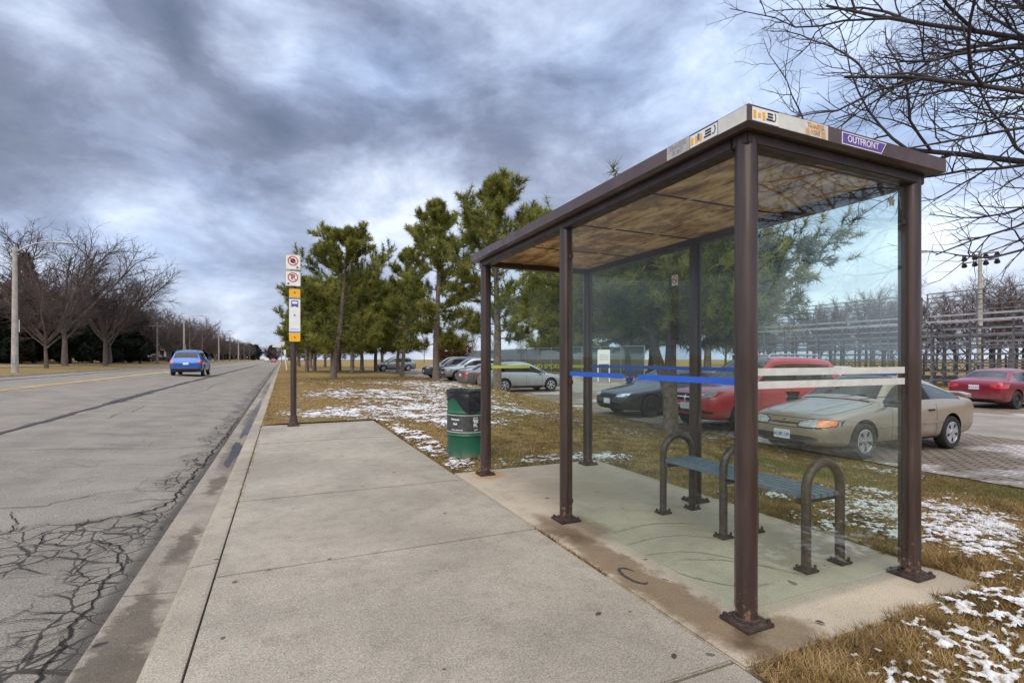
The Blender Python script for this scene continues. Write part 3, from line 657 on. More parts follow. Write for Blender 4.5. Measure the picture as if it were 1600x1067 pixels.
strip(pe, M_lime, SX0 + .07, SY1 - o - .001, 1.195, 2.66, SY1 - o, 1.228); strip(pe, M_lime, 3.22, SY1 - o - .001, 1.195, SX1 - .07, SY1 - o, 1.228)
text('NO SMOKING', .07, M_lime, pe, frame((2.94, SY1 - o - .001, 1.212), (1, 0, 0), (0, 0, 1)), bold=.001)
# wheelchair mark
def ringmesh(mb, cx, cz, r0, r1, y0, y1, n=28):
    vs = []
    for (r, y) in ((r0, y0), (r1, y0), (r1, y1), (r0, y1)): vs += [(cx + r * math.cos(2 * math.pi * k / n), y, cz + r * math.sin(2 * math.pi * k / n)) for k in range(n)]
    mb.add(vs, [(i * n + k, i * n + (k + 1) % n, ((i + 1) % 4) * n + (k + 1) % n, ((i + 1) % 4) * n + k) for i in range(4) for k in range(n)])
wm = MB(); ringmesh(wm, 0, 0, .05, .056, -.001, 0); ringmesh(wm, .003, -.012, .02, .025, -.001, 0)
wm.box(-.012, -.001, -.004, -.006, 0, .03); wm.box(-.012, -.001, -.006, .016, 0, 0); wm.box(.014, -.001, -.026, .02, 0, -.002); wm.tube([(-.009, -.0005, .036), (-.009, -.0004, .042)], .001, 6)
ringmesh(wm, -.009, .038, 0, .007, -.001, 0, 10)
o1 = wm.build('wheelchair_symbol', M_navy, pf); o1.location = (SX0 - .0055, ws, 1.185); o1.rotation_euler = (0, 0, -R(90))
o2 = link('wheelchair_symbol', o1.data, pb1); o2.location = (SX1 - .0065, 2.42, 1.2); o2.rotation_euler = (0, 0, -R(90))
# no smoking sticker on the back glass
ns = MB().box(SX1 - .007, 3.83, 2.01, SX1 - .0055, 3.915, 2.11).build('no_smoking_sticker', M_white, pb2)
q = MB(); ringmesh(q, 0, 0, .028, .036, -.001, 0); q.prism([(-.026, .02), (-.02, .026), (.026, -.02), (.02, -.026)], -.0012, 0)
qq = q.build('prohibition_ring', M_red, ns); qq.location = (SX1 - .007, 3.872, 2.065); qq.rotation_euler = (0, 0, -R(90))
q = MB().box(-.02, -.0006, -.005, .02, 0, .003); qq = q.build('cigarette', M_ink, ns); qq.location = (SX1 - .007, 3.872, 2.065); qq.rotation_euler = (0, 0, -R(90))
# jagged torn sticker high on the near pane
sp = [(.036 * (1 if k % 2 else .72) * (1 + .25 * math.sin(k * 2.3)) * math.cos(k * math.pi / 11), .034 * (1 if k % 2 else .72) * (1 + .25 * math.cos(k * 1.7)) * math.sin(k * math.pi / 11)) for k in range(22)]
spm = MB().prism([(3.27 + a, 2.23 + b) for a, b in sp], SY0 - .007, SY0 - .0055, 'y').build('torn_sticker', flat('torn_sticker', (.2, .19, .18), .8), pn)
# clips on the mid and near posts
for z in (.16, 1.1, 2.1):
    MB().box(SX0 - .01, SYM - .1, z, SX0 + .01, SYM - .055, z + .035, 0, .003).build('glazing_clip', M_beam, sh); MB().box(SX1 - .1, SY0 - .01, z, SX1 - .055, SY0 + .01, z + .035, 0, .003).build('glazing_clip', M_beam, sh)
# fascia stickers, end side (faces -Y) and street side (faces -X)
def end_st(x0, x1, z0, z1, mat, k=1, name='sticker'): return MB().box(x0, RY0 - .0012 * k, z0, x1, RY0 - .0012 * (k - 1) + .0001, z1).build(name, mat, roof)
def side_st(y0, y1, z0, z1, mat, k=1, name='sticker'): return MB().box(RX0 - .0012 * k, y0, z0, RX0 - .0012 * (k - 1) + .0001, y1, z1).build(name, mat, roof)
end_st(2.0, 2.175, 2.415, 2.478, M_white); end_st(2.176, 2.36, 2.412, 2.483, M_offw); end_st(2.361, 2.535, 2.412, 2.484, M_offw)
end_st(2.366, 2.394, 2.415, 2.446, M_tan, 2); end_st(2.484, 2.514, 2.415, 2.446, M_tan, 2)
text('TRANSFER', .034, M_tan, roof, frame((2.442, RY0 - .0026, 2.464), (1, 0, 0), (0, 0, 1)), bold=.0008, sx=.8)
text('POINT', .034, M_tan, roof, frame((2.439, RY0 - .0026, 2.432), (1, 0, 0), (0, 0, 1)), bold=.0008, sx=.72)
for k, (a, mt) in enumerate([(2.006, M_orange), (2.036, M_orange), (2.066, M_orange)]): end_st(a, a + .018, 2.43 - (.004 if k != 1 else -.004), 2.464 if k != 1 else 2.455, mt, 2)
for z_ in (2.462, 2.448, 2.434): end_st(2.1 - (z_ < 2.44) * .008, 2.135, z_ - .004, z_ + .005, M_ink, 2, 'print_mark')
def arcst(pts, mat, par, r=.003): return MB().tube(pts, r, 6).build('emblem', mat, par)
arcst([(2.143 + .012 * math.cos(a), RY0 - .001, 2.452 + .02 * math.sin(a)) for a in np.linspace(-2.2, 1.2, 8)], M_ink, roof)
pv = MB().prism([(2.645, 2.47), (2.645, 2.415), (2.975, 2.415), (3.02, 2.478), (2.645, 2.478)], RY0 - .0014, RY0 + .0001, 'y').build('sign_panel', M_white, roof)
MB().prism([(2.651, 2.473), (2.651, 2.42), (2.972, 2.42), (3.01, 2.473)], RY0 - .0022, RY0 - .0013, 'y').build('sign_panel', M_purple, roof)
text('OUTFRONT', .05, M_white, roof, frame((2.818, RY0 - .0027, 2.4465), (1, 0, 0), (0, 0, 1)), bold=.0003, sx=.97)
side_st(1.73, 1.90, 2.412, 2.484, M_offw); side_st(1.905, 2.09, 2.415, 2.478, M_white); side_st(2.095, 2.27, 2.412, 2.484, M_grey)
for k, a in enumerate((2.066, 2.036, 2.006)): side_st(a, a + .018, 2.426, 2.464, M_orange, 2)
side_st(2.024, 2.036, 2.436, 2.47, M_blue, 3)
ey, ez = (0, -1, 0), (0, 0, 1)
for z_ in (2.462, 2.448, 2.434): side_st(1.945, 1.985 + (z_ < 2.44) * .008, z_ - .004, z_ + .005, M_ink, 2, 'print_mark')
arcst([(RX0 - .001, 1.93 - .012 * math.cos(a), 2.452 + .02 * math.sin(a)) for a in np.linspace(-2.2, 1.2, 8)], M_ink, roof)
M_fade = flat('faded_print', (.31, .3, .3), .6)
text('TRANSFER', .036, M_fade, roof, frame((RX0 - .0016, 2.183, 2.466), ey, ez), bold=.0008, sx=.78); text('POINT', .036, M_fade, roof, frame((RX0 - .0016, 2.183, 2.434), ey, ez), bold=.0008, sx=.78)

# bench inside the shelter
be = thing('bench', 'slatted blue grey bench between three brown hoops inside the bus shelter', 'bench', (3.11, 2.79, 0))
for dy in (-.65, 0, .65):
    pts = [(-.16, dy, .0), (-.16, dy, .49)] + [(-.16 * math.cos(a), dy, .49 + .16 * math.sin(a)) for a in np.linspace(.25, math.pi - .25, 11)] + [(.16, dy, .49), (.16, dy, 0)]
    h = MB().tube(pts, .029, 14).build('hoop', M_tube, be, True)
    for sx in (-1, 1):
        b = MB().box(sx * .16 - .055, dy - .05, -.005, sx * .16 + .055, dy + .05, .01, 0, .003)
        b.tube([(sx * .16 + .042, dy - .03, .01), (sx * .16 + .042, dy - .03, .034)], .009, 6); b.tube([(sx * .16 - .042, dy + .03, .01), (sx * .16 - .042, dy + .03, .03)], .009, 6)
        b.build('foot_plate', M_rust, h, True)
s = MB()
for k in range(5): x = -.132 + k * .066; s.box(x - .028, -.66, .43, x + .028, .66, .458, 0, .004)
s.build('seat', M_slat, be)
for dy in (-.6, -.02, .6): MB().box(-.17, dy - .02, .395, .17, dy + .02, .429, 0, .003).build('seat_support', M_tube, be)

# bus stop pole with its signs
bp = thing('bus_stop_pole', 'brown pole with amber and white bus stop panel at the end of the sidewalk', 'bus stop sign', (.2, 10.86, 0))
m = MB().tube([(0, 0, 0), (0, 0, 2.72)], .056, 16).build('pole', M_post, bp, True)
m = MB().tube([(0, 0, 0), (0, 0, .05), (0, 0, .2)], [.1, .085, .06], 16); m.box(-.11, -.11, -.005, .11, .11, .02, 0, .005); m.build('base', M_rust, bp, True)
MB().box(-.02, -.012, 2.6, .02, .012, 3.36).build('bracket', M_steel, bp)
def rrect(w_, h_, r, n=5): return [(sx * (w_ / 2 - r) + r * math.cos(a), sz * (h_ / 2 - r) + r * math.sin(a)) for sx, sz, a0 in ((1, 1, 0), (-1, 1, 90), (-1, -1, 180), (1, -1, 270)) for a in [R(a0 + 90 * k / n) for k in range(n + 1)]]
pan = MB().prism([(.02 + a, 2.15 + b) for a, b in rrect(.2, 1.02, .03)], -.085, -.06, 'y').build('stop_panel', M_white, bp)
MB().prism([(.02 + a, 2.575 + b) for a, b in rrect(.2, .17, .028)], -.0875, -.084, 'y').build('amber_end', M_orange, pan)
MB().prism([(.02 + a, 1.725 + b) for a, b in rrect(.2, .17, .028)], -.0875, -.084, 'y').build('amber_end', M_orange, pan)
MB().box(-.08, -.087, 2.464, .12, -.084, 2.486).build('blue_band', M_blue, pan); MB().box(-.08, -.087, 1.812, .12, -.084, 1.834).build('blue_band', M_blue, pan)
bi = MB(); bi.prism([(.02 + a, 2.385 + b) for a, b in rrect(.13, .1, .022)], -.0868, -.084, 'y', 0); bi.prism([(.02 + a, 2.392 + b) for a, b in rrect(.1, .05, .012)], -.0885, -.0866, 'y', 1)
bi.box(-.045, -.0868, 2.322, .085, -.084, 2.332, 0); bi.box(-.05, -.0868, 2.31, .0, -.084, 2.32, 0); bi.box(.04, -.0868, 2.31, .09, -.084, 2.32, 0); bi.build('bus_icon', [M_navy, M_white], pan)
text('miWay', .055, flat('pale_blue_print', (.25, .5, .75), .5), pan, frame((.02, -.0858, 1.88), (1, 0, 0), (0, 0, 1)), bold=.0008)
for z in (2.59, 2.15, 1.72): MB().lathe([(0, -.006), (.012, -.006), (.014, 0)], 10, (.02, -.0885, z), 'y').build('bolt', M_ink, pan)
def regsign(zc, letter, arrow):
    s_ = MB().prism([(-.01 + a, zc + b) for a, b in rrect(.285, .3, .03)], -.03, -.024, 'y').build('regulatory_sign', M_white, bp)
    e = MB(); P0 = [(-.01 + a, zc + b) for a, b in rrect(.277, .292, .028)]; P1 = [(-.01 + a, zc + b) for a, b in rrect(.265, .28, .024)]; n = len(P0)
    e.add([(a, -.0312, b) for a, b in P0] + [(a, -.0312, b) for a, b in P1], [(k, (k + 1) % n, n + (k + 1) % n, n + k) for k in range(n)]); e.build('border', M_ink, s_)
    if letter: text(letter, .135, M_ink, s_, frame((-.01, -.0314, zc + .025), (1, 0, 0), (0, 0, 1)), bold=.004, name='letter')
    else: MB().prism([(-.01 + .05 * math.cos(R(22.5 + 45 * k)), zc + .025 + .05 * math.sin(R(22.5 + 45 * k))) for k in range(8)], -.0315, -.0295, 'y').build('octagon', M_ink, s_)
    g = MB(); ringmesh(g, -.01, zc + .025, .076, .094, -.034, -.03, 32); c45 = .061
    g.prism([(-.01 - c45 - .005, zc + .025 + c45 - .005), (-.01 - c45 + .005, zc + .025 + c45 + .005), (-.01 + c45 + .005, zc + .025 - c45 + .005), (-.01 + c45 - .005, zc + .025 - c45 - .005)], -.0345, -.03, 'y'); g.build('prohibition_ring', M_red, s_)
    k = 1 if arrow > 0 else -1; ax = -.01 + k * .085
    MB().prism([(ax - k * .02, zc - .1 + .022), (ax + k * .03, zc - .1), (ax - k * .02, zc - .1 - .022)], -.0325, -.0295, 'y').build('arrow', M_ink, s_)
regsign(3.185, None, 1); regsign(2.865, 'P', -1)

# steel drum used as litter bin
dz = gz1(2.32, 6.63)
dr = thing('litter_drum', 'green steel drum litter bin with a black bag over its rim beside the sidewalk', 'litter bin', (2.32, 6.63, dz - .01), R(-22))
b = MB().lathe([(0, .02), (.275, .02), (.288, .0), (.292, .015), (.284, .03), (.284, .27), (.288, .285), (.298, .3), (.288, .315), (.284, .33), (.284, .57), (.288, .585), (.298, .6), (.288, .615), (.284, .63), (.284, .86), (.292, .875), (.288, .885), (.274, .88), (.27, .5), (0, .5)], 48).build('barrel', M_drum, dr, True)
lab = MB(); n = 40; vs = []
for z in (.345, .565):
    for k in range(n + 1): a = R(-178 + 176 * k / n); vs.append((.288 * math.cos(a), .288 * math.sin(a), z))
M_label = flat('label_dark', (.055, .058, .062), .5, 0, .4, 12)
lb = lab.add(vs, [(k, k + 1, n + 2 + k, n + 1 + k) for k in range(n)]).build('label', M_label, dr, True)
for z in (.342, .565):
    bd = MB(); vs = []
    for zz_ in (z, z + .009):
        for k in range(n + 1): a = R(-178 + 176 * k / n); vs.append((.2895 * math.cos(a), .2895 * math.sin(a), zz_))
    bd.add(vs, [(k, k + 1, n + 2 + k, n + 1 + k) for k in range(n)]).build('border', M_offw, lb)
def curved_text(s_, size, ang, z, bold=.0012, sx=1.):
    t_ = text(s_, size, M_white, lb, Matrix.Identity(4), bold=bold, sx=sx)
    for v in t_.data.vertices:
        a = R(ang) + v.co.x / .29; rr_ = .2892 + v.co.z; y_ = v.co.y; v.co = (rr_ * math.cos(a), rr_ * math.sin(a), z + y_)
curved_text('Mississauga', .03, -125, .515); curved_text('Peel', .034, -124, .455, .002); curved_text('—', .05, -131, .378, .003); curved_text('——', .05, -112, .378, .003)
curved_text('PUT', .035, -68, .53); curved_text("'RE", .055, -68, .49, .003); curved_text('PL', .055, -68, .437, .003); curved_text('LITT', .026, -67, .378)
bag = MB(); n = 64; rr = random.Random(3); rows = []
for j, (r0, z0) in enumerate([(.262, .6), (.27, .86), (.283, .895), (.299, .893), (.3, .87), (.295, .845), (.299, .83), (.292, .8), (.292, .74), (.293, .69)]):
    row = []
    for k in range(n):
        a = 2 * math.pi * k / n; dr_ = (.004 * math.sin(a * 9 + j) + .003 * math.sin(a * 17 - j * 2) + rr.uniform(-.002, .002)) * (j > 2); z = z0
        if j >= 7: z = z0 + (j - 6) * (.035 * math.sin(a * 2 + .6) + .012 * math.sin(a * 5))
        row.append(((r0 + abs(dr_)) * math.cos(a), (r0 + abs(dr_)) * math.sin(a), z))
    rows.append(row)
bag.add([p for r_ in rows for p in r_], [(j * n + k, j * n + (k + 1) % n, (j + 1) * n + (k + 1) % n, (j + 1) * n + k) for j in range(len(rows) - 1) for k in range(n)])
bag.build('bin_bag', M_bag, dr, True)

m = MB()
def mark(pts, w_):
    q = [Vector((x, y, 0)) for x, y in pts]; rr_ = random.Random(len(pts)); vs = []
    for i, p in enumerate(q):
        d = (q[min(i + 1, len(q) - 1)] - q[max(0, i - 1)]).normalized(); nn = Vector((-d.y, d.x, 0)) * w_ * rr_.uniform(.6, 1.2) * min(1, .25 + min(i, len(q) - 1 - i) / 3); vs += [(*(p + nn).xy, -.003), (*(p - nn).xy, -.003)]
    m.add(vs, [(2 * i, 2 * i + 1, 2 * i + 3, 2 * i + 2) for i in range(len(q) - 1)])
mark([(1.93 + .05 * math.cos(t), 2.52 + .12 * math.sin(t)) for t in np.linspace(.4, 5.2, 22)], .011)
struct(m.build('tar_mark', M_tar, None, False, False)); m = MB()
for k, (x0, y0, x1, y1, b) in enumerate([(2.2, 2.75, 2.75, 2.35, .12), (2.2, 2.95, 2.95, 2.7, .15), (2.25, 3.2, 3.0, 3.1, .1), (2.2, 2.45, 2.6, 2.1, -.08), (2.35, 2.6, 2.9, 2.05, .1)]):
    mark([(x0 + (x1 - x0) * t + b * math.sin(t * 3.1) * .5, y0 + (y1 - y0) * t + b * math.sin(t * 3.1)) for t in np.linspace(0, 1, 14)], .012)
struct(m.build('dark_mark', flat('floor_dark_arc', (.33, .285, .22), .9, 0, .25, 20), None, False, False))  # thin curved ribbons a little darker than the pad
# loose dead leaves on the concrete
LEAF = MB().add([(-.022, 0, .002), (-.008, .011, .007), (.012, .009, .006), (.026, 0, .002), (.012, -.01, .007), (-.008, -.012, .005)], [(0, 1, 5), (1, 2, 4, 5), (2, 3, 4)])
lf = LEAF.build('leaf', flat('leaf', (.05, .038, .028), .8)); lf.location = (1.56, 1.75, .001); lf.rotation_euler = (0, 0, .8)
tag(lf, 'dark dead leaf on the sidewalk slab near the corner post', 'leaf')
for (x, y, a, l) in [(2.42, 1.68, 2., 'brown dead leaf on the concrete pad by the corner post'), (1.47, 2.2, .3, 'small dark leaf on the sidewalk left of the glass pane')]:
    q = lf.copy(); C.objects.link(q); q.location = (x, y, .001); q.rotation_euler = (0, 0, a); q['label'] = l

# ---------------------------------------------------------------- cars
WCACHE = {}
def wheel(par, x, y, r, side, wd=.2, style='alloy'):
    key = (r, wd, style)
    if key not in WCACHE:
        h = wd / 2
        t = MB().lathe([(r * .62, -h * .8), (r * .72, -h), (r * .93, -h * .96), (r, -h * .7), (r, h * .7), (r * .93, h * .96), (r * .72, h), (r * .62, h * .8)], 36, (0, 0, 0), 'y')
        m1 = MB()
        if style == 'steel':
            m1.lathe([(r * .64, h * .85), (r * .6, h * .9), (r * .55, h * .55), (r * .3, h * .6), (r * .22, h * .85), (0, h * .85)], 28, (0, 0, 0), 'y')
        else:
            m1.lathe([(r * .645, h * .5), (r * .66, h * .92), (r * .6, h * .95), (r * .575, h * .5)], 36, (0, 0, 0), 'y')
            ns = 5 if style == 'cap' else 6
            for k in range(ns):
                a = 2 * math.pi * k / ns + .3; ca, sa = math.cos(a), math.sin(a)
                w0, w1 = (.15, .31) if style == 'cap' else (.07, .14)
                pl = [(r * .1, -r * w0), (r * .36, -r * w0 * .95), (r * .62, -r * w1), (r * .62, r * w1), (r * .36, r * w0 * .95), (r * .1, r * w0)]
                m1.prism([(p * ca - q * sa, p * sa + q * ca) for p, q in pl], h * .5, h * .9, 'y')
            m1.lathe([(r * .17, h * .6), (r * .17, h * .94), (r * .08, h * .98), (0, h * .98)], 20, (0, 0, 0), 'y')
            m1.lathe([(r * .62, h * .25), (0, h * .25)], 24, (0, 0, 0), 'y', 1)
            for k in range(5):
                a = 2 * math.pi * k / 5 + .9; m1.lathe([(r * .028, h * .9), (r * .028, h * .97), (0, h * .97)], 6, (r * .125 * math.cos(a), 0, r * .125 * math.sin(a)), 'y', 1)
        mt = [M_rim, M_dark] if style != 'steel' else [M_black, M_dark]
        a_ = t.build('wheel', M_tyre, None, True); b_ = m1.build('rim', mt, None, True, True, 30)
        WCACHE[key] = (a_.data, b_.data); bpy.data.objects.remove(a_); bpy.data.objects.remove(b_)
    a, b = WCACHE[key]; o = link('wheel', a, par); o.location = (x, y, r)
    if side < 0: o.rotation_euler = (0, 0, math.pi)
    link('rim', b, o); return o

class Car:
    """car built along local x (front at +x), lofted from stations, windows cut out of the same skin"""
    def __init__(s, name, label, loc, rz, L, W, sts, ws, rw, sws, trims, pmat, axles, wr, style='alloy', group=None, scale=1.):
        s.root = thing(name, label, 'car', loc, rz, group); s.root.scale = (scale,) * 3; s.L, s.W = L, W; s.p = pmat
        s.xa = [L / 2 - a for a in axles]; s.wr = wr
        ring = []
        for (d, wf, zb, zs, zt, kind, wrf) in sts:
            x = L / 2 - d; w_ = W / 2 * wf; zm = zb + (zs - zb) * .5
            if kind == 'd':
                P = [(0, zb), (.8 * w_, zb), (.97 * w_, zb + .07), (w_, zm), (.99 * w_, zs - .07), (.955 * w_, zs - .015), (.91 * w_, zs + .01), (.84 * w_, zs + .02 + (zt - zs) * .25), (.5 * w_, zs + (zt - zs) * .85), (0, zt)]
            else:
                r_ = W / 2 * wrf
                P = [(0, zb), (.8 * w_, zb), (.97 * w_, zb + .07), (w_, zm), (.99 * w_, zs - .07), (.955 * w_, zs), (r_ + .035, zt - .105), (r_ - .02, zt - .045), (.55 * r_, zt - .008), (0, zt)]
            ring.append([(x, y, z) for y, z in P] + [(x, -y, z) for y, z in P[8:0:-1]])
        bm = bmesh.new(); V = [[bm.verts.new(p) for p in r_] for r_ in ring]; n = 18
        def span(i, lst): return any(a <= i < b for a, b in lst)
        slots = ['paint', 'dark', 'windshield', 'rear_window'] + [f'sw{k}{q}' for k in range(len(sws)) for q in 'LR']
        for i in range(len(V) - 1):
            for j in range(n):
                f = bm.faces.new((V[i][j], V[i][(j + 1) % n], V[i + 1][(j + 1) % n], V[i + 1][j])); k = j if j < 9 else 17 - j; L_ = j < 9; mi = 0
                if k in (7, 8):
                    if span(i, [ws]): mi = 2
                    elif span(i, [rw]): mi = 3
                elif k == 5:
                    for q, sp_ in enumerate(sws):
                        if span(i, [sp_]): mi = 4 + 2 * q + (0 if L_ else 1)
                    if span(i, trims): mi = 1
                elif k == 0: mi = 1
                f.material_index = mi; f.smooth = True
        for r_ in (V[0], V[-1]):
            for k in range(9):
                a, b, c_, d_ = r_[k], r_[k + 1], r_[(18 - k - 1) % 18], r_[(18 - k) % 18]
                vs_ = []
                for v in (a, b, c_, d_):
                    if v not in vs_: vs_.append(v)
                f = bm.faces.new(vs_); f.smooth = True
        bmesh.ops.recalc_face_normals(bm, faces=bm.faces)
        me = bpy.data.meshes.new('body'); bm.to_mesh(me); bm.free()
        ct = MB(); ar = wr * 1.17
        for xa in s.xa:
            for sd in (-1, 1): ct.lathe([(0, sd * (W / 2 - .26)), (ar, sd * (W / 2 - .26)), (ar, sd * (W / 2 + .3)), (0, sd * (W / 2 + .3))], 40, (xa, 0, wr * 1.04), 'y', 1)
        cob = ct.build('cut', [M_dark, M_dark], None, True)
        ob = link('body', me); mats = [pmat, M_dark, M_carglass, M_carglass] + [M_carglass] * (2 * len(sws))
        for m_ in mats: me.materials.append(m_)
        s1 = ob.modifiers.new('s', 'SUBSURF'); s1.levels = 2; s1.render_levels = 2
        b1 = ob.modifiers.new('b', 'BOOLEAN'); b1.operation = 'DIFFERENCE'; b1.object = cob; b1.solver = 'EXACT'
        dg = bpy.context.evaluated_depsgraph_get(); fin = bpy.data.meshes.new_from_object(ob.evaluated_get(dg), depsgraph=dg)
        bpy.data.objects.remove(ob); bpy.data.objects.remove(cob)
        bm = bmesh.new(); bm.from_mesh(fin); s.bvh = BVHTree.FromBMesh(bm); bm.free()
        for k, nm in enumerate(slots):
            if k == 1: continue
            bm = bmesh.new(); bm.from_mesh(fin)
            kill = [f for f in bm.faces if (f.material_index not in (0, 1) if k == 0 else f.material_index != k)]
            bmesh.ops.delete(bm, geom=kill, context='FACES')
            if k > 1:                                    # glass sits a little inside the painted frame
                for v in bm.verts: v.co -= v.normal * .006
            m2 = bpy.data.meshes.new(nm); bm.to_mesh(m2); bm.free()
            if not m2.polygons: continue
            for m_ in mats: m2.materials.append(m_)
            m2.set_sharp_from_angle(angle=R(38))
            o = link('body' if k == 0 else nm if k < 4 else 'side_window', m2, s.root)
            if k == 0: s.body = o
        for xa in s.xa:
            for sd in (-1, 1): wheel(s.root, xa, sd * (W / 2 - .105), wr, sd, .2, style)
        # a dark cabin floor with seats, seen through the glass
        zs0 = [q for q in sts if q[5] == 'c'][0][3]; cx = [q[0] for q in sts if q[5] == 'c']
        xf, xr = L / 2 - min(cx), L / 2 - max(cx)
        inn = MB().box(xr - .3, -W * .43, .3, xf + .35, W * .43, zs0 - .25)
        inn.box(xf + .1, -W * .42, zs0 - .3, xf + .55, W * .42, zs0 - .03, 0, .05); inn.build('interior', M_black, s.root)
        for y in (-.36, .36):
            st = MB().box(xf - .95, y - .23, zs0 - .3, xf - .75, y + .23, zs0 + .1, 0, .05); st.box(xf - .93, y - .13, zs0 + .12, xf - .83, y + .13, zs0 + .29, 0, .04)
            st.build('seat', flat('seat_cloth', (.09, .085, .08), .9) if 'seat_cloth' not in MATS else MATS['seat_cloth'], s.root)
    def patch(s, name, cols, az, mat, off=.006, nu=14, nv=4, par=None, el=0.):
        """conforming panel: cols = [(a, z0, z1)...] seen along azimuth az (0 front, 90 left side, 180 back)"""
        az = R(az); o = Vector((math.cos(az), math.sin(az), 0)); h = Vector((-math.sin(az), math.cos(az), 0)); pts = []
        A = [c[0] for c in cols]; us = np.interp(np.linspace(0, len(A) - 1, nu + 1), range(len(A)), A); ok = True
        Z0 = np.interp(np.linspace(0, len(A) - 1, nu + 1), range(len(A)), [c[1] for c in cols]); Z1 = np.interp(np.linspace(0, len(A) - 1, nu + 1), range(len(A)), [c[2] for c in cols])
        grid = []; last = None
        for a, z0, z1 in zip(us, Z0, Z1):
            row = []
            for v in range(nv + 1):
                z = z0 + (z1 - z0) * v / nv; st = h * a + Vector((0, 0, z)) + o * 6
                hit = s.bvh.ray_cast(st, -o, 12)
                if hit[0] is None: row.append(None)
                else: row.append((hit[0], hit[1] if hit[1].dot(o) > 0 else -hit[1]))
            grid.append(row)
        mb = MB(); idx = {}
        for i, row in enumerate(grid):
            for j, g in enumerate(row):
                if g: idx[i, j] = len(mb.v); mb.v.append(tuple(g[0] + g[1] * off)); mb.v.append(tuple(g[0] - g[1] * .012))
        edges = {}
        for i in range(nu):
            for j in range(nv):
                q = [(i, j), (i + 1, j), (i + 1, j + 1), (i, j + 1)]
                if all(k in idx for k in q):
                    mb.f.append(tuple(idx[k] for k in q)); mb.m.append(0)
                    for a, b in zip(q, q[1:] + q[:1]): edges[(a, b)] = edges.get((b, a), 0) + 1 if (b, a) in edges else 1
        for (a, b) in list(edges):
            if (b, a) not in edges: mb.f.append((idx[a], idx[a] + 1, idx[b] + 1, idx[b])); mb.m.append(0)
        if not mb.f: return None
        return mb.build(name, mat, par or s.root, True, True, 50)
    def both(s, name, cols, az, mat, off=.006, nu=14, nv=4):
        r_ = [s.patch(name, cols, az, mat, off, nu, nv)]
        r_.append(s.patch(name, [(-a, b, c) for a, b, c in cols[::-1]], -az if az not in (0, 180) else az, mat, off, nu, nv)); return r_
    def top(s, name, pts, mat, wd=.006, off=.002):
        """thin line laid on the upper skin through the (x, y) points"""
        L_ = []; pts = [Vector((x, y, 0)) for x, y in pts]
        for a_, b_ in zip(pts[:-1], pts[1:]): L_ += [a_.lerp(b_, i / 8) for i in range(8)]
        L_.append(pts[-1]); vs = []
        for i, p in enumerate(L_):
            d = (L_[min(i + 1, len(L_) - 1)] - L_[max(0, i - 1)]).normalized(); nn = Vector((-d.y, d.x, 0)) * wd * .5
            for q in (p + nn, p - nn):
                h = s.bvh.ray_cast(Vector((q.x, q.y, 4)), Vector((0, 0, -1)), 6)[0]
                if h is None: return
                vs.append((h.x, h.y, h.z + off))
        return MB().add(vs, [(2 * i, 2 * i + 1, 2 * i + 3, 2 * i + 2) for i in range(len(L_) - 1)]).build(name, mat, s.root, False, False)
    def seams(s, xs, z0, z1):
        for sd in (1, -1):
            for x in xs: s.patch('door_seam', [(-sd * x - .004, z0, z1), (-sd * x + .004, z0, z1)], 90 * sd, M_dark, .0015, 1, 14)
    def handles(s, xs, z, mat=None):
        for sd in (1, -1):
            for x in xs: s.patch('door_handle', [(-sd * x - .085, z, z + .022), (-sd * x - .06, z - .006, z + .026), (-sd * x + .06, z - .006, z + .026), (-sd * x + .085, z, z + .022)], 90 * sd, mat or s.p, .022, 6, 2)
    def mirrors(s, x, z, mat):
        for sd in (1, -1):
            y = s.W / 2
            m = MB(); m.box(x - .05, sd * (y + .02) - .02, z, x + .06, sd * (y + .16) + .02, z + .125, 0, .035); m.box(x - .02, sd * (y - .06) - .05, z + .0, x + .03, sd * (y) + .06, z + .04, 0, .01)
            m.build('mirror', mat, s.root, True)
    def plate(s, back, z, txt=None, tilt=0):
        az = math.pi if back else 0; sg = -1 if back else 1
        hit = s.bvh.ray_cast(Vector((6 * sg, 0, z)), Vector((-sg, 0, 0)), 12)[0]; x = hit.x + sg * .018
        p = MB().box(min(x, x - sg * .03), -.152, z - .075, max(x, x - sg * .03), .152, z + .075, 0, .003).build('licence_plate', M_plate, s.root)
        if txt: text(txt, .085, M_navy, p, frame((x + sg * .001, 0, z - .005), (0, sg, 0), (0, 0, 1)), bold=.0015, sx=.82)

COUPE = [(0, .60, .34, .50, .55, 'd', 0), (.05, .70, .24, .56, .60, 'd', 0), (.16, .87, .20, .64, .70, 'd', 0), (.4, .96, .18, .71, .785, 'd', 0), (.9, 1, .18, .79, .88, 'd', 0), (1.36, 1, .18, .85, .955, 'd', 0), (1.46, 1, .18, .865, .975, 'd', 0),
         (2.08, 1, .18, .87, 1.345, 'c', .61), (2.28, 1, .18, .875, 1.40, 'c', .63), (2.78, 1, .18, .885, 1.415, 'c', .63), (2.86, 1, .18, .886, 1.41, 'c', .63), (3.35, 1, .18, .90, 1.325, 'c', .61),
         (3.98, .98, .2, .93, .99, 'd', 0), (4.08, .97, .2, .93, .985, 'd', 0), (4.4, .93, .24, .90, .965, 'd', 0), (4.5, .86, .3, .84, .89, 'd', 0), (4.56, .7, .36, .74, .78, 'd', 0)]
M_beige = paint('beige_paint', (.41, .325, .24), .5)
LZ = lambda x, y: float(lotz(x, y)) + .001
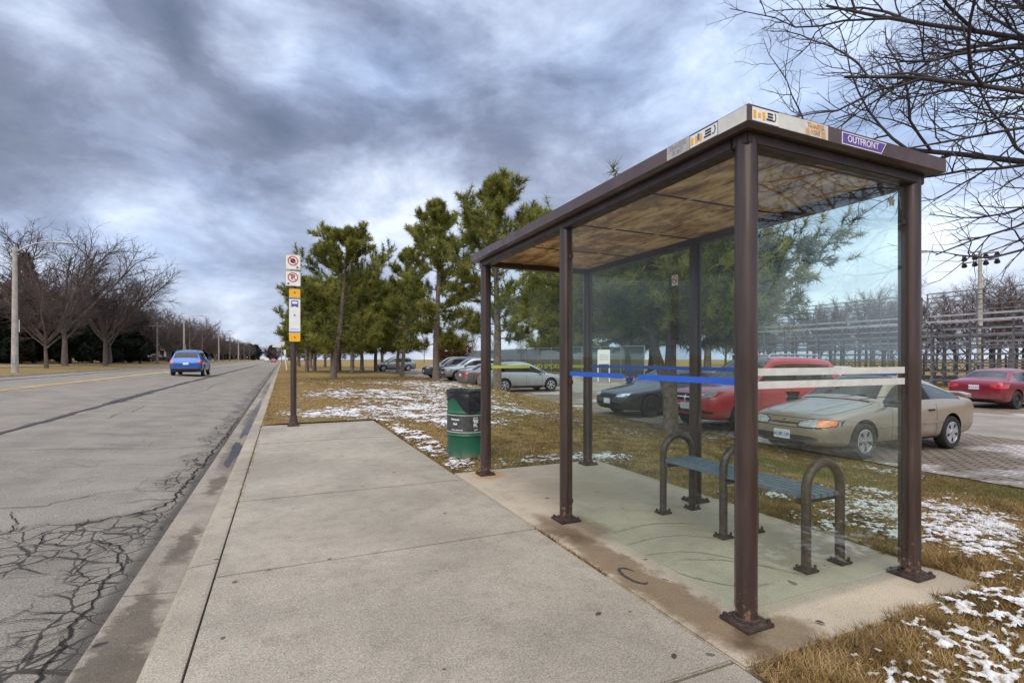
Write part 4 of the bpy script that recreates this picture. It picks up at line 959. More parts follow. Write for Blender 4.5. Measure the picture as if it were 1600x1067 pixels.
def make_coupe():
    L = 4.56
    c = Car('parked_car', 'beige two door coupe with a rear spoiler parked nose to the lawn behind the shelter', (10.28, 6.26, LZ(10.1, 6.2)), math.pi, L, 1.74, COUPE, (6, 8), (11, 12), [(6, 9), (10, 12)], [(9, 10)], M_beige, (.92, 3.52), .305, 'cap', None, 1.0)
    c.both('headlight', [(.30, .555, .61), (.42, .545, .655), (.58, .55, .665)], 0, M_lens, .008)
    c.both('headlight', [(-.02, .555, .655), (.1, .555, .665), (.28, .585, .655)][::1], 62, M_lens, .007) if False else None
    c.both('turn_signal', [(.585, .55, .665), (.68, .555, .665), (.78, .585, .66)], 0, M_amber, .009)
    c.patch('grille', [(-.27, .575, .6), (0, .565, .6), (.27, .575, .6)], 0, M_dark, .003)
    c.patch('emblem', [(-.035, .615, .63), (.035, .615, .63)], 0, M_chrome, .01, 2, 1)
    c.patch('bumper_intake', [(-.62, .335, .365), (-.5, .30, .395), (.5, .30, .395), (.62, .335, .365)], 0, M_dark, .003, 20, 4)
    c.patch('bumper_lip', [(-.66, .525, .54), (0, .515, .53), (.66, .525, .54)], 0, M_dark, .002, 20, 1)
    c.plate(False, .385, 'ACBE 139')
    c.both('side_moulding', [(1.02, .50, .535), (-1.05, .52, .555)] if False else [(-1.28, .50, .535), (1.15, .52, .555)], 90, M_beige, .012, 24, 2)
    c.seams([.62], .3, .84); c.seams([-.72], .3, .86); c.handles([-.55], .745, M_dark); c.mirrors(.72, .86, M_dark)
    c.both('tail_light', [(.42, .66, .78), (.62, .66, .80), (.76, .68, .80)], 180, M_tail, .008)
    c.plate(True, .62)
    sp = MB()
    sp.add([(-2.16, y, z) for y, z in ((-.74, 1.0), (-.6, 1.035), (.6, 1.035), (.74, 1.0))] + [(-1.98, y, z) for y, z in ((-.74, .985), (-.6, 1.03), (.6, 1.03), (.74, .985))] + [(-2.16, y, z) for y, z in ((-.74, .94), (-.6, 1.005), (.6, 1.005), (.74, .94))] + [(-1.98, y, z) for y, z in ((-.74, .94), (-.6, 1.0), (.6, 1.0), (.74, .94))],
           [(k, k + 1, k + 5, k + 4) for k in range(3)] + [(8 + k, 12 + k, 13 + k, 9 + k) for k in range(3)] + [(k, 8 + k, 9 + k, k + 1) for k in range(3)] + [(4 + k, 5 + k, 13 + k, 12 + k) for k in range(3)] + [(0, 4, 12, 8), (3, 11, 15, 7)])
    sp.build('spoiler', M_beige, c.root, True)
    for y in (-.05, .42):
        MB().tube([(.86, y, .955), (.78, y + .2, 1.0), (.68, y + .5, 1.045)], .008, 6).build('wiper', M_dark, c.root)
    for sd in (1, -1):
        c.top('hood_seam', [(1.98, sd * .3), (1.95, sd * .55), (1.7, sd * .66), (1.2, sd * .70), (.86, sd * .68)], M_dark, .009)
        c.top('hood_crease', [(1.85, sd * .28), (1.3, sd * .4), (.9, sd * .46)], M_beige, .03, .004)
        c.patch('side_seam', [(-1.3, .62, .628), (1.2, .645, .653)], 90 * sd, M_dark, .001, 20, 1) if False else None
    c.top('cowl', [(.86, -.62), (.9, 0), (.86, .62)], M_dark, .05, .004)
    c.patch('hood_seam', [(-.5, .668, .675), (0, .672, .679), (.5, .668, .675)], 0, M_dark, .002, 12, 1)
    c.both('headlight_rim', [(.27, .545, .62), (.42, .535, .665), (.58, .54, .675), (.70, .545, .675), (.81, .58, .668)], 0, M_dark, .002)
    c.both('rocker', [(-1.3, .2, .27), (1.2, .2, .27)], 90, M_dark, .004, 16, 2)
    c.both('fog_slot', [(.3, .355, .38), (.55, .36, .38)], 0, M_dark, .004, 6, 1)
make_coupe()

SEDAN = [(0, .62, .34, .54, .60, 'd', 0), (.05, .74, .24, .62, .66, 'd', 0), (.2, .9, .2, .68, .73, 'd', 0), (.5, .97, .18, .74, .80, 'd', 0), (1.0, 1, .18, .80, .90, 'd', 0), (1.22, 1, .18, .84, .96, 'd', 0), (1.32, 1, .18, .87, .99, 'd', 0),
         (2.0, 1, .18, .89, 1.37, 'c', .62), (2.2, 1, .18, .895, 1.41, 'c', .64), (2.62, 1, .18, .90, 1.43, 'c', .64), (2.70, 1, .18, .90, 1.43, 'c', .64), (3.3, 1, .18, .92, 1.39, 'c', .63), (3.5, 1, .18, .93, 1.35, 'c', .61),
         (4.06, .98, .2, .97, 1.06, 'd', 0), (4.14, .98, .2, .97, 1.05, 'd', 0), (4.46, .94, .24, .95, 1.03, 'd', 0), (4.55, .88, .3, .90, .98, 'd', 0), (4.6, .74, .36, .8, .86, 'd', 0)]
SUV = [(0, .66, .40, .72, .80, 'd', 0), (.06, .78, .30, .82, .88, 'd', 0), (.22, .92, .26, .88, .96, 'd', 0), (.5, .98, .24, .93, 1.02, 'd', 0), (1.0, 1, .24, .98, 1.08, 'd', 0), (1.18, 1, .24, 1.0, 1.11, 'd', 0), (1.28, 1, .24, 1.02, 1.13, 'd', 0),
       (1.95, 1, .24, 1.04, 1.58, 'c', .68), (2.15, 1, .24, 1.045, 1.64, 'c', .70), (2.5, 1, .24, 1.05, 1.665, 'c', .71), (2.58, 1, .24, 1.05, 1.667, 'c', .71), (3.35, 1, .24, 1.06, 1.66, 'c', .71), (3.45, 1, .24, 1.06, 1.655, 'c', .71), (4.1, .99, .26, 1.07, 1.62, 'c', .68), (4.28, .98, .26, 1.07, 1.58, 'c', .66),
       (4.5, .96, .28, 1.06, 1.12, 'd', 0), (4.56, .95, .28, 1.03, 1.08, 'd', 0), (4.62, .92, .32, .95, 1.0, 'd', 0), (4.68, .8, .4, .8, .84, 'd', 0)]
HATCH = [(0, .62, .34, .58, .64, 'd', 0), (.05, .74, .24, .66, .72, 'd', 0), (.2, .9, .2, .74, .80, 'd', 0), (.5, .97, .18, .80, .89, 'd', 0), (.8, 1, .18, .85, .97, 'd', 0), (.95, 1, .18, .88, 1.02, 'd', 0), (1.05, 1, .18, .90, 1.05, 'd', 0),
         (1.85, 1, .18, .92, 1.46, 'c', .64), (2.05, 1, .18, .925, 1.52, 'c', .66), (2.4, 1, .18, .93, 1.545, 'c', .67), (2.48, 1, .18, .93, 1.545, 'c', .67), (3.3, 1, .18, .95, 1.51, 'c', .66), (3.4, 1, .18, .955, 1.50, 'c', .65), (3.85, .99, .2, .97, 1.43, 'c', .62),
         (4.2, .97, .2, .97, 1.04, 'd', 0), (4.28, .96, .22, .95, 1.0, 'd', 0), (4.34, .92, .28, .86, .92, 'd', 0), (4.38, .78, .36, .72, .76, 'd', 0)]
def rescale(st, L, H=1.): 
    k = L / st[-1][0]; return [(a[0] * k, a[1], a[2], a[3], a[4] * (H if a[5] == 'c' else 1), a[5], a[6]) for a in st]
def finish(c, kind, front=True, rear=True, plate=None):
    L = c.L; z = {'sedan': 0., 'suv': .2, 'hatch': .07}[kind]; zb = {'sedan': .9, 'suv': 1.05, 'hatch': .93}[kind]
    c.both('headlight', [(.42, .60 + z, .66 + z), (.58, .585 + z, .69 + z), (.76, .61 + z, .70 + z)], 0, M_lens, .008)
    c.patch('grille', [(-.36, .60 + z * .8, .66 + z), (-.3, .55 + z * .8, .67 + z), (.3, .55 + z * .8, .67 + z), (.36, .60 + z * .8, .66 + z)], 0, M_dark, .004, 12, 4)
    c.patch('bumper_intake', [(-.6, .36 + z * .5, .40 + z * .5), (-.4, .33 + z * .5, .43 + z * .5), (.4, .33 + z * .5, .43 + z * .5), (.6, .36 + z * .5, .40 + z * .5)], 0, M_dark, .004, 14, 3)
    zt = {'sedan': .78, 'suv': .86, 'hatch': .82}[kind]
    if kind == 'suv': c.both('tail_light', [(.68, zt - .02, zt + .16), (.8, zt - .04, zt + .17), (.9, zt - .03, zt + .17)], 180, M_tail, .009)
    else: c.both('tail_light', [(.46, zt - .03, zt + .08), (.62, zt - .06, zt + .1), (.84, zt - .04, zt + .1)], 180, M_tail, .009)
    c.both('rocker', [(-c.xa[0] + .45, .2 + z * .3, .28 + z * .4), (-c.xa[1] - .45, .2 + z * .3, .28 + z * .4)], 90, M_dark, .004, 16, 2)
    for sd in (1, -1): c.top('hood_seam', [(L / 2 - .3, sd * .35), (L / 2 - .45, sd * .62), (c.xa[0] - .0, sd * .68), (c.xa[0] - .3, sd * .68)], M_dark, .012)
    c.plate(True, zt - .04 if kind != 'sedan' else .76, plate if rear else None); c.plate(False, .46 + z * .6, None)
    xs = [(a + b) / 2 for a, b in [(c.xa[0], c.xa[1])]]; mid = xs[0]
    c.seams([c.xa[0] - .52, mid - .12, c.xa[1] + .28], .32, zb - .05); c.handles([mid + .02, c.xa[1] + .42], zb - .16); c.mirrors(c.xa[0] - .62, zb + .02, c.p)
M_redp = paint('red_paint', (.56, .02, .03), .15); M_maroon = paint('maroon_paint', (.22, .012, .03), .3); M_darkp = paint('dark_grey_paint', (.05, .055, .06), .5)
M_silver = paint('silver_paint', (.42, .44, .43), .6); M_gun = paint('gunmetal_paint', (.09, .095, .10), .5); M_greenp = paint('grey_green_paint', (.22, .26, .26), .55)
M_bluep = paint('blue_paint', (.012, .10, .36), .4); M_whitep = paint('white_paint', (.6, .61, .62), .1); M_tang = paint('pewter_paint', (.25, .245, .23), .5)
SUVW = dict(ws=(6, 8), rw=(14, 15), sws=[(6, 9), (10, 11), (12, 13)], trims=[(9, 10), (11, 12)])
SEDW = dict(ws=(6, 8), rw=(12, 13), sws=[(6, 9), (10, 12)], trims=[(9, 10)])
HATW = dict(ws=(6, 8), rw=(13, 14), sws=[(6, 9), (10, 11), (12, 13)], trims=[(9, 10), (11, 12)])
def place(nm, lab, x, y, rz, st, L, W, kw, pm, ax, wr, kind, style='alloy', scale=1., plate=None, H=1., z=None):
    c = Car(nm, lab, (x, y, LZ(x, y) if z is None else z), rz, L, W, rescale(st, L, H), kw['ws'], kw['rw'], kw['sws'], kw['trims'], pm, ax, wr, style, None, scale); finish(c, kind, plate=plate); return c
PI = math.pi
c = place('parked_car', 'bright red crossover with silver roof rails parked beside the beige coupe', 11.3, 9.55, PI, SUV, 4.88, 1.86, SUVW, M_redp, (.95, 3.84), .36, 'suv', H=1.06)
for sd in (1, -1): MB().tube([(.35, sd * .60, 1.72), (.25, sd * .6, 1.81), (-1.5, sd * .58, 1.80), (-1.65, sd * .58, 1.70)], .018, 8).build('roof_rail', M_rim, c.root, True)
for q in (.12, -.06): c.patch('grille_bar', [(-.34, .66 + q, .68 + q), (.34, .66 + q, .68 + q)], 0, M_chrome, .012, 10, 1)
c.patch('grille_bar', [(-.02, .58, .83), (.02, .58, .83)], 0, M_chrome, .014, 1, 6)
c.both('fog_light', [(.55, .42, .5), (.75, .43, .49)], 0, M_dark, .008, 5, 3)
place('parked_car', 'dark charcoal sedan parked between the red crossover and the tennis fence', 11.2, 12.75, PI, SEDAN, 4.75, 1.79, SEDW, M_darkp, (.95, 3.76), .32, 'sedan', 'steel')
c = place('parked_car', 'silver hatchback with a roof spoiler parked tail to the lawn seen through the end pane', 11.5, 24.5, 0, HATCH, 4.4, 1.78, HATW, M_silver, (.85, 3.5), .33, 'hatch', 'alloy')
MB().box(-2.0, -.55, 1.43, -1.72, .55, 1.47, 0, .012).build('spoiler', M_silver, c.root, True)
place('parked_car', 'pewter sedan with red tail lights poking out beside the silver hatchback', 11.55, 27.6, 0, SEDAN, 4.75, 1.79, SEDW, M_tang, (.95, 3.76), .32, 'sedan')
c = place('parked_car', 'light silver sport utility parked nose out behind the pine trunk', 13.0, 36.3, PI, SUV, 4.6, 1.84, SUVW, M_silver, (.9, 3.52), .36, 'suv')
c.both('lower_cladding', [(-1.2, .3, .48), (1.1, .3, .48)], 90, M_gun, .01, 16, 2)
place('parked_car', 'dark gunmetal sport utility parked beyond the light silver one', 12.7, 40.2, PI, SUV, 4.8, 1.88, SUVW, M_gun, (.95, 3.7), .37, 'suv', H=1.04)
place('parked_car', 'grey green minivan parked alone at the far end of the lot', 12.0, 60.2, PI, HATCH, 4.7, 1.84, HATW, M_greenp, (.9, 3.75), .34, 'hatch', H=1.1)
place('parked_car', 'maroon sedan parked across the lane in front of the bleachers', 24.7, 9.9, 0, SEDAN, 4.5, 1.76, SEDW, M_maroon, (.9, 3.6), .32, 'sedan', 'steel', 1.0, 'BGCR 872')
place('parked_car', 'white sedan parked across the lane behind the red crossover', 24.5, 15.9, 0, SEDAN, 4.7, 1.8, SEDW, M_whitep, (.95, 3.7), .32, 'sedan')
zr_ = float(zroad(np.array(-5.85)))
c = place('driving_car', 'bright blue sport utility driving away in the lane beside the yellow line', -5.85, 42.2, PI / 2, SUV, 4.5, 1.9, SUVW, M_bluep, (.9, 3.5), .36, 'suv', 'alloy', 1.03, None, 1.04, zr_)
c.patch('lower_bumper', [(-.8, .36, .5), (.8, .36, .5)], 180, M_black, .012, 14, 3)
for sd in (1, -1): MB().tube([(.3, sd * .62, 1.66), (.2, sd * .62, 1.745), (-1.5, sd * .6, 1.735), (-1.65, sd * .6, 1.66)], .018, 8).build('roof_rail', M_black, c.root, True)
zf = lambda x: float(zroad(np.array(x)))
place('driving_car', 'small red car far off at the end of the road', -3.0, 215, PI / 2, SEDAN, 4.6, 1.9, SEDW, M_redp, (.9, 3.6), .32, 'sedan', z=zf(-3.))
place('driving_car', 'small white car far off at the end of the road', -6.2, 250, PI / 2, SUV, 4.6, 1.9, SUVW, M_whitep, (.9, 3.6), .34, 'suv', z=zf(-6.2))
place('parked_car', 'blue car parked by the far houses left of the road', -22.5, 155, 0, SEDAN, 4.6, 1.8, SEDW, M_bluep, (.9, 3.6), .32, 'sedan', z=gz1(-22.5, 155))
place('parked_car', 'dark car parked by the far houses left of the road', -23.5, 128, 0, SUV, 4.6, 1.8, SUVW, M_darkp, (.9, 3.6), .34, 'suv', z=gz1(-23.5, 128))

# ---------------------------------------------------------------- trees
def tubes(segs, n=4):
    """vectorised tapered prisms: segs rows = x0 y0 z0 x1 y1 z1 r0 r1"""
    s = np.asarray(segs, float); a, b = s[:, :3], s[:, 3:6]; d = b - a; d /= np.linalg.norm(d, axis=1, keepdims=True) + 1e-9
    ref = np.where(np.abs(d[:, 2:3]) < .9, [[0, 0, 1.]], [[1., 0, 0]]); u = np.cross(d, ref); u /= np.linalg.norm(u, axis=1, keepdims=True); w_ = np.cross(d, u)
    th = np.arange(n) * 2 * np.pi / n; c, si = np.cos(th), np.sin(th)
    off = u[:, None, :] * c[None, :, None] + w_[:, None, :] * si[None, :, None]
    v = np.concatenate([a[:, None] + off * s[:, 6, None, None], b[:, None] + off * s[:, 7, None, None]], 1)
    i = np.arange(n); f = np.stack([i, (i + 1) % n, (i + 1) % n + n, i + n], -1)
    F = (np.arange(len(s))[:, None, None] * 2 * n + f[None]).reshape(-1, 4); return v.reshape(-1, 3), F
class Grow:
    def __init__(s, seed): s.r = random.Random(seed); s.seg = []
    def branch(s, p, d, L, r, lev, cfg):
        R_ = s.r; n = cfg['n'][lev]; kids_ = cfg['k'][lev]; p = Vector(p); d = Vector(d).normalized(); pts = [(p.copy(), d.copy(), r)]
        r1 = r * cfg.get('tip', .3)
        for i in range(n):
            q = p + d * (L / n); ra = r + (r1 - r) * i / n; rb = r + (r1 - r) * (i + 1) / n
            s.seg.append((*p, *q, ra, rb, lev)); p = q
            j = cfg['jit'][lev]; d = (d + Vector((R_.gauss(0, j), R_.gauss(0, j), R_.gauss(0, j) + cfg['up'][lev]))).normalized(); pts.append((p.copy(), d.copy(), rb))
        if lev + 1 < len(cfg['n']):
            for k in range(kids_):
                t = cfg['t0'][lev] + (1 - cfg['t0'][lev]) * (k + R_.random()) / max(1, kids_); t = min(t, .999); i = int(t * n); f = t * n - i
                a, b = pts[i], pts[i + 1]; pp = a[0].lerp(b[0], f); dd = a[1].lerp(b[1], f).normalized(); rr_ = a[2] + (b[2] - a[2]) * f
                perp = dd.orthogonal().normalized(); perp.rotate(Matrix.Rotation(k * 2.4 + R_.uniform(-.6, .6), 3, dd)); ang = R(cfg['ang'][lev] + R_.uniform(-12, 12))
                nd = dd * math.cos(ang) + perp * math.sin(ang)
                s.branch(pp, nd, L * cfg['len'][lev] * R_.uniform(.7, 1.2) * (1 - .35 * t), min(rr_ * .75, cfg['rad'][lev + 1] * R_.uniform(.8, 1.2)), lev + 1, cfg)
def tree_obj(name, segs, trunk_lev, mats, label, loc, group=None, cat='tree', nt=8, nb=3):
    s = np.array([x[:8] for x in segs]); lev = np.array([x[8] for x in segs]); root = thing(name, label, cat, loc, 0, group)
    if (lev <= trunk_lev).any():
        v, f = tubes(s[lev <= trunk_lev], nt); link('trunk', fastmesh('trunk', v, f, mats[0], smooth=True), root)
    v, f = tubes(s[lev > trunk_lev], nb); link('crown', fastmesh('crown', v, f, mats[1]), root); return root

# bare vase-shaped street trees on the far side of the road
VASE = dict(n=[4, 7, 6, 5, 3], k=[5, 11, 11, 7, 0], jit=[.04, .09, .12, .14, .16], up=[.05, .06, .03, .02, .02], t0=[.55, .25, .15, .1, 0], ang=[34, 40, 42, 44, 0], len=[1.7, .52, .52, .5, 0], rad=[.2, .1, .04, .017, .009], tip=.35)
def vase(seed, H, lean=(0, 0)):
    g = Grow(seed); cfg = dict(VASE); cfg['rad'] = [x * H / 11 for x in VASE['rad']]
    g.branch((0, 0, -.2), (lean[0], lean[1], 1), H * .28, .2 * H / 11, 0, cfg)
    for i in range(5):
        a = i * 1.257 + seed; g.branch((0, 0, H * .2), (math.cos(a) * .8, math.sin(a) * .8, 1), H * .55, .11 * H / 11, 1, cfg)
    return g.seg
VT = []
for k, (x, y, H, lab) in enumerate([(-17.9, 54.7, 10, 'small bare street tree nearest the concrete lamp post'), (-20.3, 66.5, 18, 'tallest bare vase shaped street tree left of the road'), (-18.2, 71.5, 15.5, 'wide forked bare street tree right of the tallest one'), (-21.4, 86, 16, 'thin bare street tree third along the far verge')]):
    o = tree_obj('bare_tree', vase(10 + k * 3, H), 1, (M_bark3, M_twig), lab, (x, y, gz1(x, y))); VT.append(o)
labs = ['bare street tree just left of the blue car'] + ['distant bare street tree in the row left of the road'] * 30
rr = random.Random(5); k = 0
for y in [98, 104, 110, 116, 122, 128, 135, 142, 149, 156, 164, 172, 181, 190, 200, 211, 222, 234, 247, 261, 276, 292, 310, 330, 352, 376, 402]:
    o = copy_tree(VT[[1, 2, 0, 3][k % 4]]); s = [.62, .68, 1.3, .8][k % 4] * rr.uniform(1.0, 1.25)
    x = -20.5 - rr.uniform(0, 5) * (k % 2); o.location = (x, y, gz1(x, y)); o.rotation_euler = (0, 0, rr.uniform(0, 6)); o.scale = (s, s, s * .9)
    o['label'] = labs[1]; o['group'] = 'distant street trees left of the road'
    k += 1
for i in range(26):                                   # trees closing the end of the road and the lots behind
    y = rr.uniform(380, 520); x = -70 + i * 5.2 + rr.uniform(-2, 2); o = copy_tree(VT[i % 4]); o.location = (x, y, gz1(x, y) - .2); s = rr.uniform(.7, 1.0); s *= [.62, .68, 1.3, .8][i % 4]; o.scale = (s * 1.5, s * 1.5, s); o.rotation_euler = (0, 0, rr.uniform(0, 6))
    o['label'] = 'tiny bare tree closing the far end of the road'; o['group'] = 'trees at the far end of the road'

# needle trees
def tufts(pts, dirs, rad, nn, wd, seed, flatz=1., spread=1.1):
    r = np.random.default_rng(seed); P, D = np.asarray(pts, float), np.asarray(dirs, float); D /= np.linalg.norm(D, axis=1, keepdims=True) + 1e-9; n = len(P)
    q = r.normal(0, 1, (n, nn, 3)); q /= np.linalg.norm(q, axis=2, keepdims=True); q = q * spread + D[:, None] * .75; q /= np.linalg.norm(q, axis=2, keepdims=True); q[..., 2] *= flatz
    ln = rad * r.uniform(.55, 1.15, (n, nn, 1)) * r.uniform(.75, 1.25, (n, 1, 1)); base = P[:, None] + D[:, None] * r.uniform(-.5, .5, (n, nn, 1)) * rad
    side = np.cross(q, r.normal(0, 1, (n, nn, 3))); side /= np.linalg.norm(side, axis=2, keepdims=True) + 1e-9; side *= wd
    v = np.stack([base + side, base - side, base + q * ln], 2).reshape(-1, 3); f = np.arange(len(v)).reshape(-1, 3)
    t = np.clip(np.repeat(r.beta(2.2, 2.4, n), nn) + r.normal(0, .1, n * nn), 0, 1); return v, f, np.repeat(t, 3)
def pine(name, label, loc, H, seed, z0=.25, spread=.32, lean=(0, 0), per=4., nn=16, rad=.27, wd=.018, tr=.17, mat=None, group=None, fork=False, tuftk=1., taper=1., curl=.075):
    r = random.Random(seed); seg = []; P, D = [], []
    stems = [((0, 0, -.3), (lean[0], lean[1]), H, 1.)]
    if fork: stems = [((0, 0, -.3), (lean[0], lean[1]), H, 1.), ((.0, 0, H * .2), (-.32, .22), H * .82, .7)]
    for (b, ln, hh, sk) in stems:
        p = Vector(b); n = 12; tp = [p.copy()]; L = (hh - b[2]) / n
        for i in range(n):
            k = 1 - i / n * .7; q = p + Vector((ln[0] * L * k + r.gauss(0, .03) * L, ln[1] * L * k + r.gauss(0, .03) * L, L)); ra = tr * sk * (1 - i / n * .85) * (1.25 if i == 0 else 1); rb = tr * sk * (1 - (i + 1) / n * .85)
            seg.append((*p, *q, ra, rb, 0)); p = q; tp.append(p.copy())
        nl = int(per * 8 * (1 if not fork else .8))
        for k in range(nl):
            t = z0 + (1 - z0) * (k + r.random()) / nl; i = min(n - 1, int(t * n)); f = t * n - i; bp_ = tp[i].lerp(tp[i + 1], f); a = k * 2.4 + r.uniform(-.5, .5)
            u = (t - z0) / (1 - z0); env = (math.sin(math.pi * min(1, (u * .82 + .2))) ** .75) if taper < 1.5 else (1 - u) ** .8 + .04
            LL = H * spread * env * r.uniform(.65, 1.15); el = R((-3 if curl > .01 else 9) + (46 if curl > .01 else 20) * u + r.uniform(-10, 12)) if taper < 1.5 else R(-12 + 20 * u)
            d = Vector((math.cos(a) * math.cos(el), math.sin(a) * math.cos(el), math.sin(el))); q = bp_.copy(); ns = 6; rl = .028 * H / 9 * (1.2 - .7 * u)
            for j in range(ns):
                nq = q + d * (LL / ns); seg.append((*q, *nq, rl * (1 - j / ns * .8), rl * (1 - (j + 1) / ns * .8), 1))
                d = (d + Vector((r.gauss(0, .09), r.gauss(0, .09), curl + r.gauss(0, .05)))).normalized()
                if j >= 1:
                    for m_ in range(int((2 + (j > 2) * 2) * tuftk + r.random())):
                        sd = d.orthogonal().normalized(); sd.rotate(Matrix.Rotation(r.uniform(0, 6.28), 3, d)); sd = (sd * .9 + d * .7 + Vector((0, 0, .3))).normalized(); sl_ = LL * r.uniform(.1, .26)
                        e = q + (nq - q) * r.random(); e2 = e + sd * sl_; seg.append((*e, *e2, rl * .35, rl * .2, 1))
                        for w_ in range(2): P.append(tuple(e + (e2 - e) * (1 - w_ * .45))); D.append(tuple((sd + Vector((0, 0, .45))).normalized()))
                q = nq
            P.append(tuple(q)); D.append(tuple(d))
        P.append(tuple(tp[-1])); D.append((0, 0, 1))
    s = np.array([x[:8] for x in seg]); lev = np.array([x[8] for x in seg]); root = thing(name, label, 'tree', loc, 0, group)
    v, f = tubes(s[lev == 0], 10); v2, f2 = tubes(s[lev == 1], 4); link('trunk', fastmesh('trunk', np.concatenate([v, v2]), np.concatenate([f, f2 + len(v)]), M_bark2, smooth=True), root)
    v, f, t = tufts(P, D, rad, nn, wd, seed); link('crown', fastmesh('crown', v, f, mat or M_needle, tint=t), root); return root
pine('pine_tree', 'nearest pine with a knobbly forked trunk growing behind the shelter', (7.75, 8.8, gz1(7.75, 8.8)), 4.2, 1, .5, .82, (0, 0), 8, 40, .21, .008, .19, fork=True, tuftk=1.5, curl=.0)
pine('pine_tree', 'tallest pine rising behind the far end of the shelter roof', (9.25, 22.4, gz1(9.25, 22.4)), 9.9, 2, .26, .29, (-.02, 0), 5.5, 36, .3, .014, .21, tuftk=1.5)
pine('pine_tree', 'tall pine left of the shelter with a pale trunk beside the silver sport utility', (8.9, 31.6, gz1(8.9, 31.6)), 11.3, 3, .2, .25, (.02, 0), 5.5, 36, .33, .017, .23, tuftk=1.5)
pine('pine_tree', 'leaning pine nearest the bus stop pole with a full round crown', (3.0, 35.4, gz1(3, 35.4)), 9.7, 4, .19, .4, (.13, 0), 6, 36, .34, .018, .21, tuftk=1.5)
pine('pine_tree', 'slim thin pine standing between the leaning pine and the pale trunked one', (8.2, 38.5, gz1(8.2, 38.5)), 9.5, 5, .36, .24, (.07, 0), 4, 20, .34, .02, .16)
row = [(2.2, 54, 9), (3.2, 60, 9.5), (4.4, 52, 8.6), (5.6, 58, 9.6), (5.6, 47, 8.6), (7.2, 52, 9.3), (9, 55, 9.2), (10.2, 50, 8.8), (11.5, 66, 10), (3.6, 75, 9.6), (2.6, 92, 10), (6, 84, 10), (2.8, 110, 10), (9.5, 78, 9.5)]
lr = ['pine in the row behind the bus stop sign, nearest the road', 'pine in the middle of the row behind the leaning pine', 'dark pine trunk just right of the bus stop pole']
PB = None
for k, (x, y, H) in enumerate(row):
    if k < 2: PB_ = pine('pine_tree', '', (x, y, gz1(x, y)), H, 20 + k, .26, .34, (.03 if k else -.03, 0), 6, 18, .42, .028, .2, tuftk=1.2); PB = [PB_] if k == 0 else PB + [PB_]; o = PB_
    else: o = copy_tree(PB[k % 2]); o.location = (x, y, gz1(x, y)); o.rotation_euler = (0, 0, k * 1.7); s = H / (9 if k % 2 == 0 else 9.5); o.scale = (s, s, s)
    o['label'] = 'pine in the shaded row beyond the leaning pine'; o['group'] = 'pines in the row along the verge'
# evergreens beyond the tennis court fence
for k, (x, y, H, lab) in enumerate([(33, 44, 11, 'dark broad evergreen behind the tennis fence, right hand one'), (31, 52, 10.5, 'dark evergreen behind the middle of the tennis fence'), (36, 62, 11, 'dark evergreen behind the tennis fence, left hand one'), (38, 38, 12, 'dark evergreen behind the right end of the tennis fence'), (41, 50, 13, 'tall evergreen set back behind the tennis fence'), (44, 76, 13, 'far evergreen set back behind the tennis fence')]):
    o = copy_tree(PB[k % 2]); o.location = (x, y, gz1(x, y)); s = H / 9; o.scale = (s * 1.5, s * 1.5, s); o.rotation_euler = (0, 0, k * 2.); o['label'] = lab; del o['group']
def bush(name, label, loc, rx, rz_, n, mat, seed, rad=.3, wd=.05, nn=10, group=None):
    r = np.random.default_rng(seed); q = r.normal(0, 1, (n, 3)); q /= np.linalg.norm(q, axis=1, keepdims=True); rad_ = r.uniform(.55, 1, (n, 1)) * (1 + .18 * np.sin(q[:, :1] * 5 + seed) + .15 * np.sin(q[:, 2:] * 7))
    P = q * rad_ * np.array([rx, rx, rz_ * .55]) + np.array([0, 0, rz_ * .5]); v, f, t = tufts(P, q + [0, 0, .5], rad, nn, wd, seed)
    root = thing(name, label, 'shrub' if rz_ < 6 else 'tree', loc, 0, group); tr = MB().tube([(0, 0, -.3), (0, 0, rz_ * .6)], [.2, .1], 8).build('trunk', M_bark, root, True)
    link('crown', fastmesh('crown', v, f, mat, tint=t), root); return root
bush('cedar_shrub', 'rust brown rounded cedar beside the far end of the tennis fence', (24.5, 78, gz1(24.5, 78)), 2.6, 4.6, 900, M_brownleaf, 4, .5, .06)
bush('cedar_tree', 'rust brown cedar at the left edge behind the concrete lamp post', (-29.2, 75.5, gz1(-29.2, 75.5)), 2.6, 8.5, 1300, M_brownleaf, 6, .6, .07)
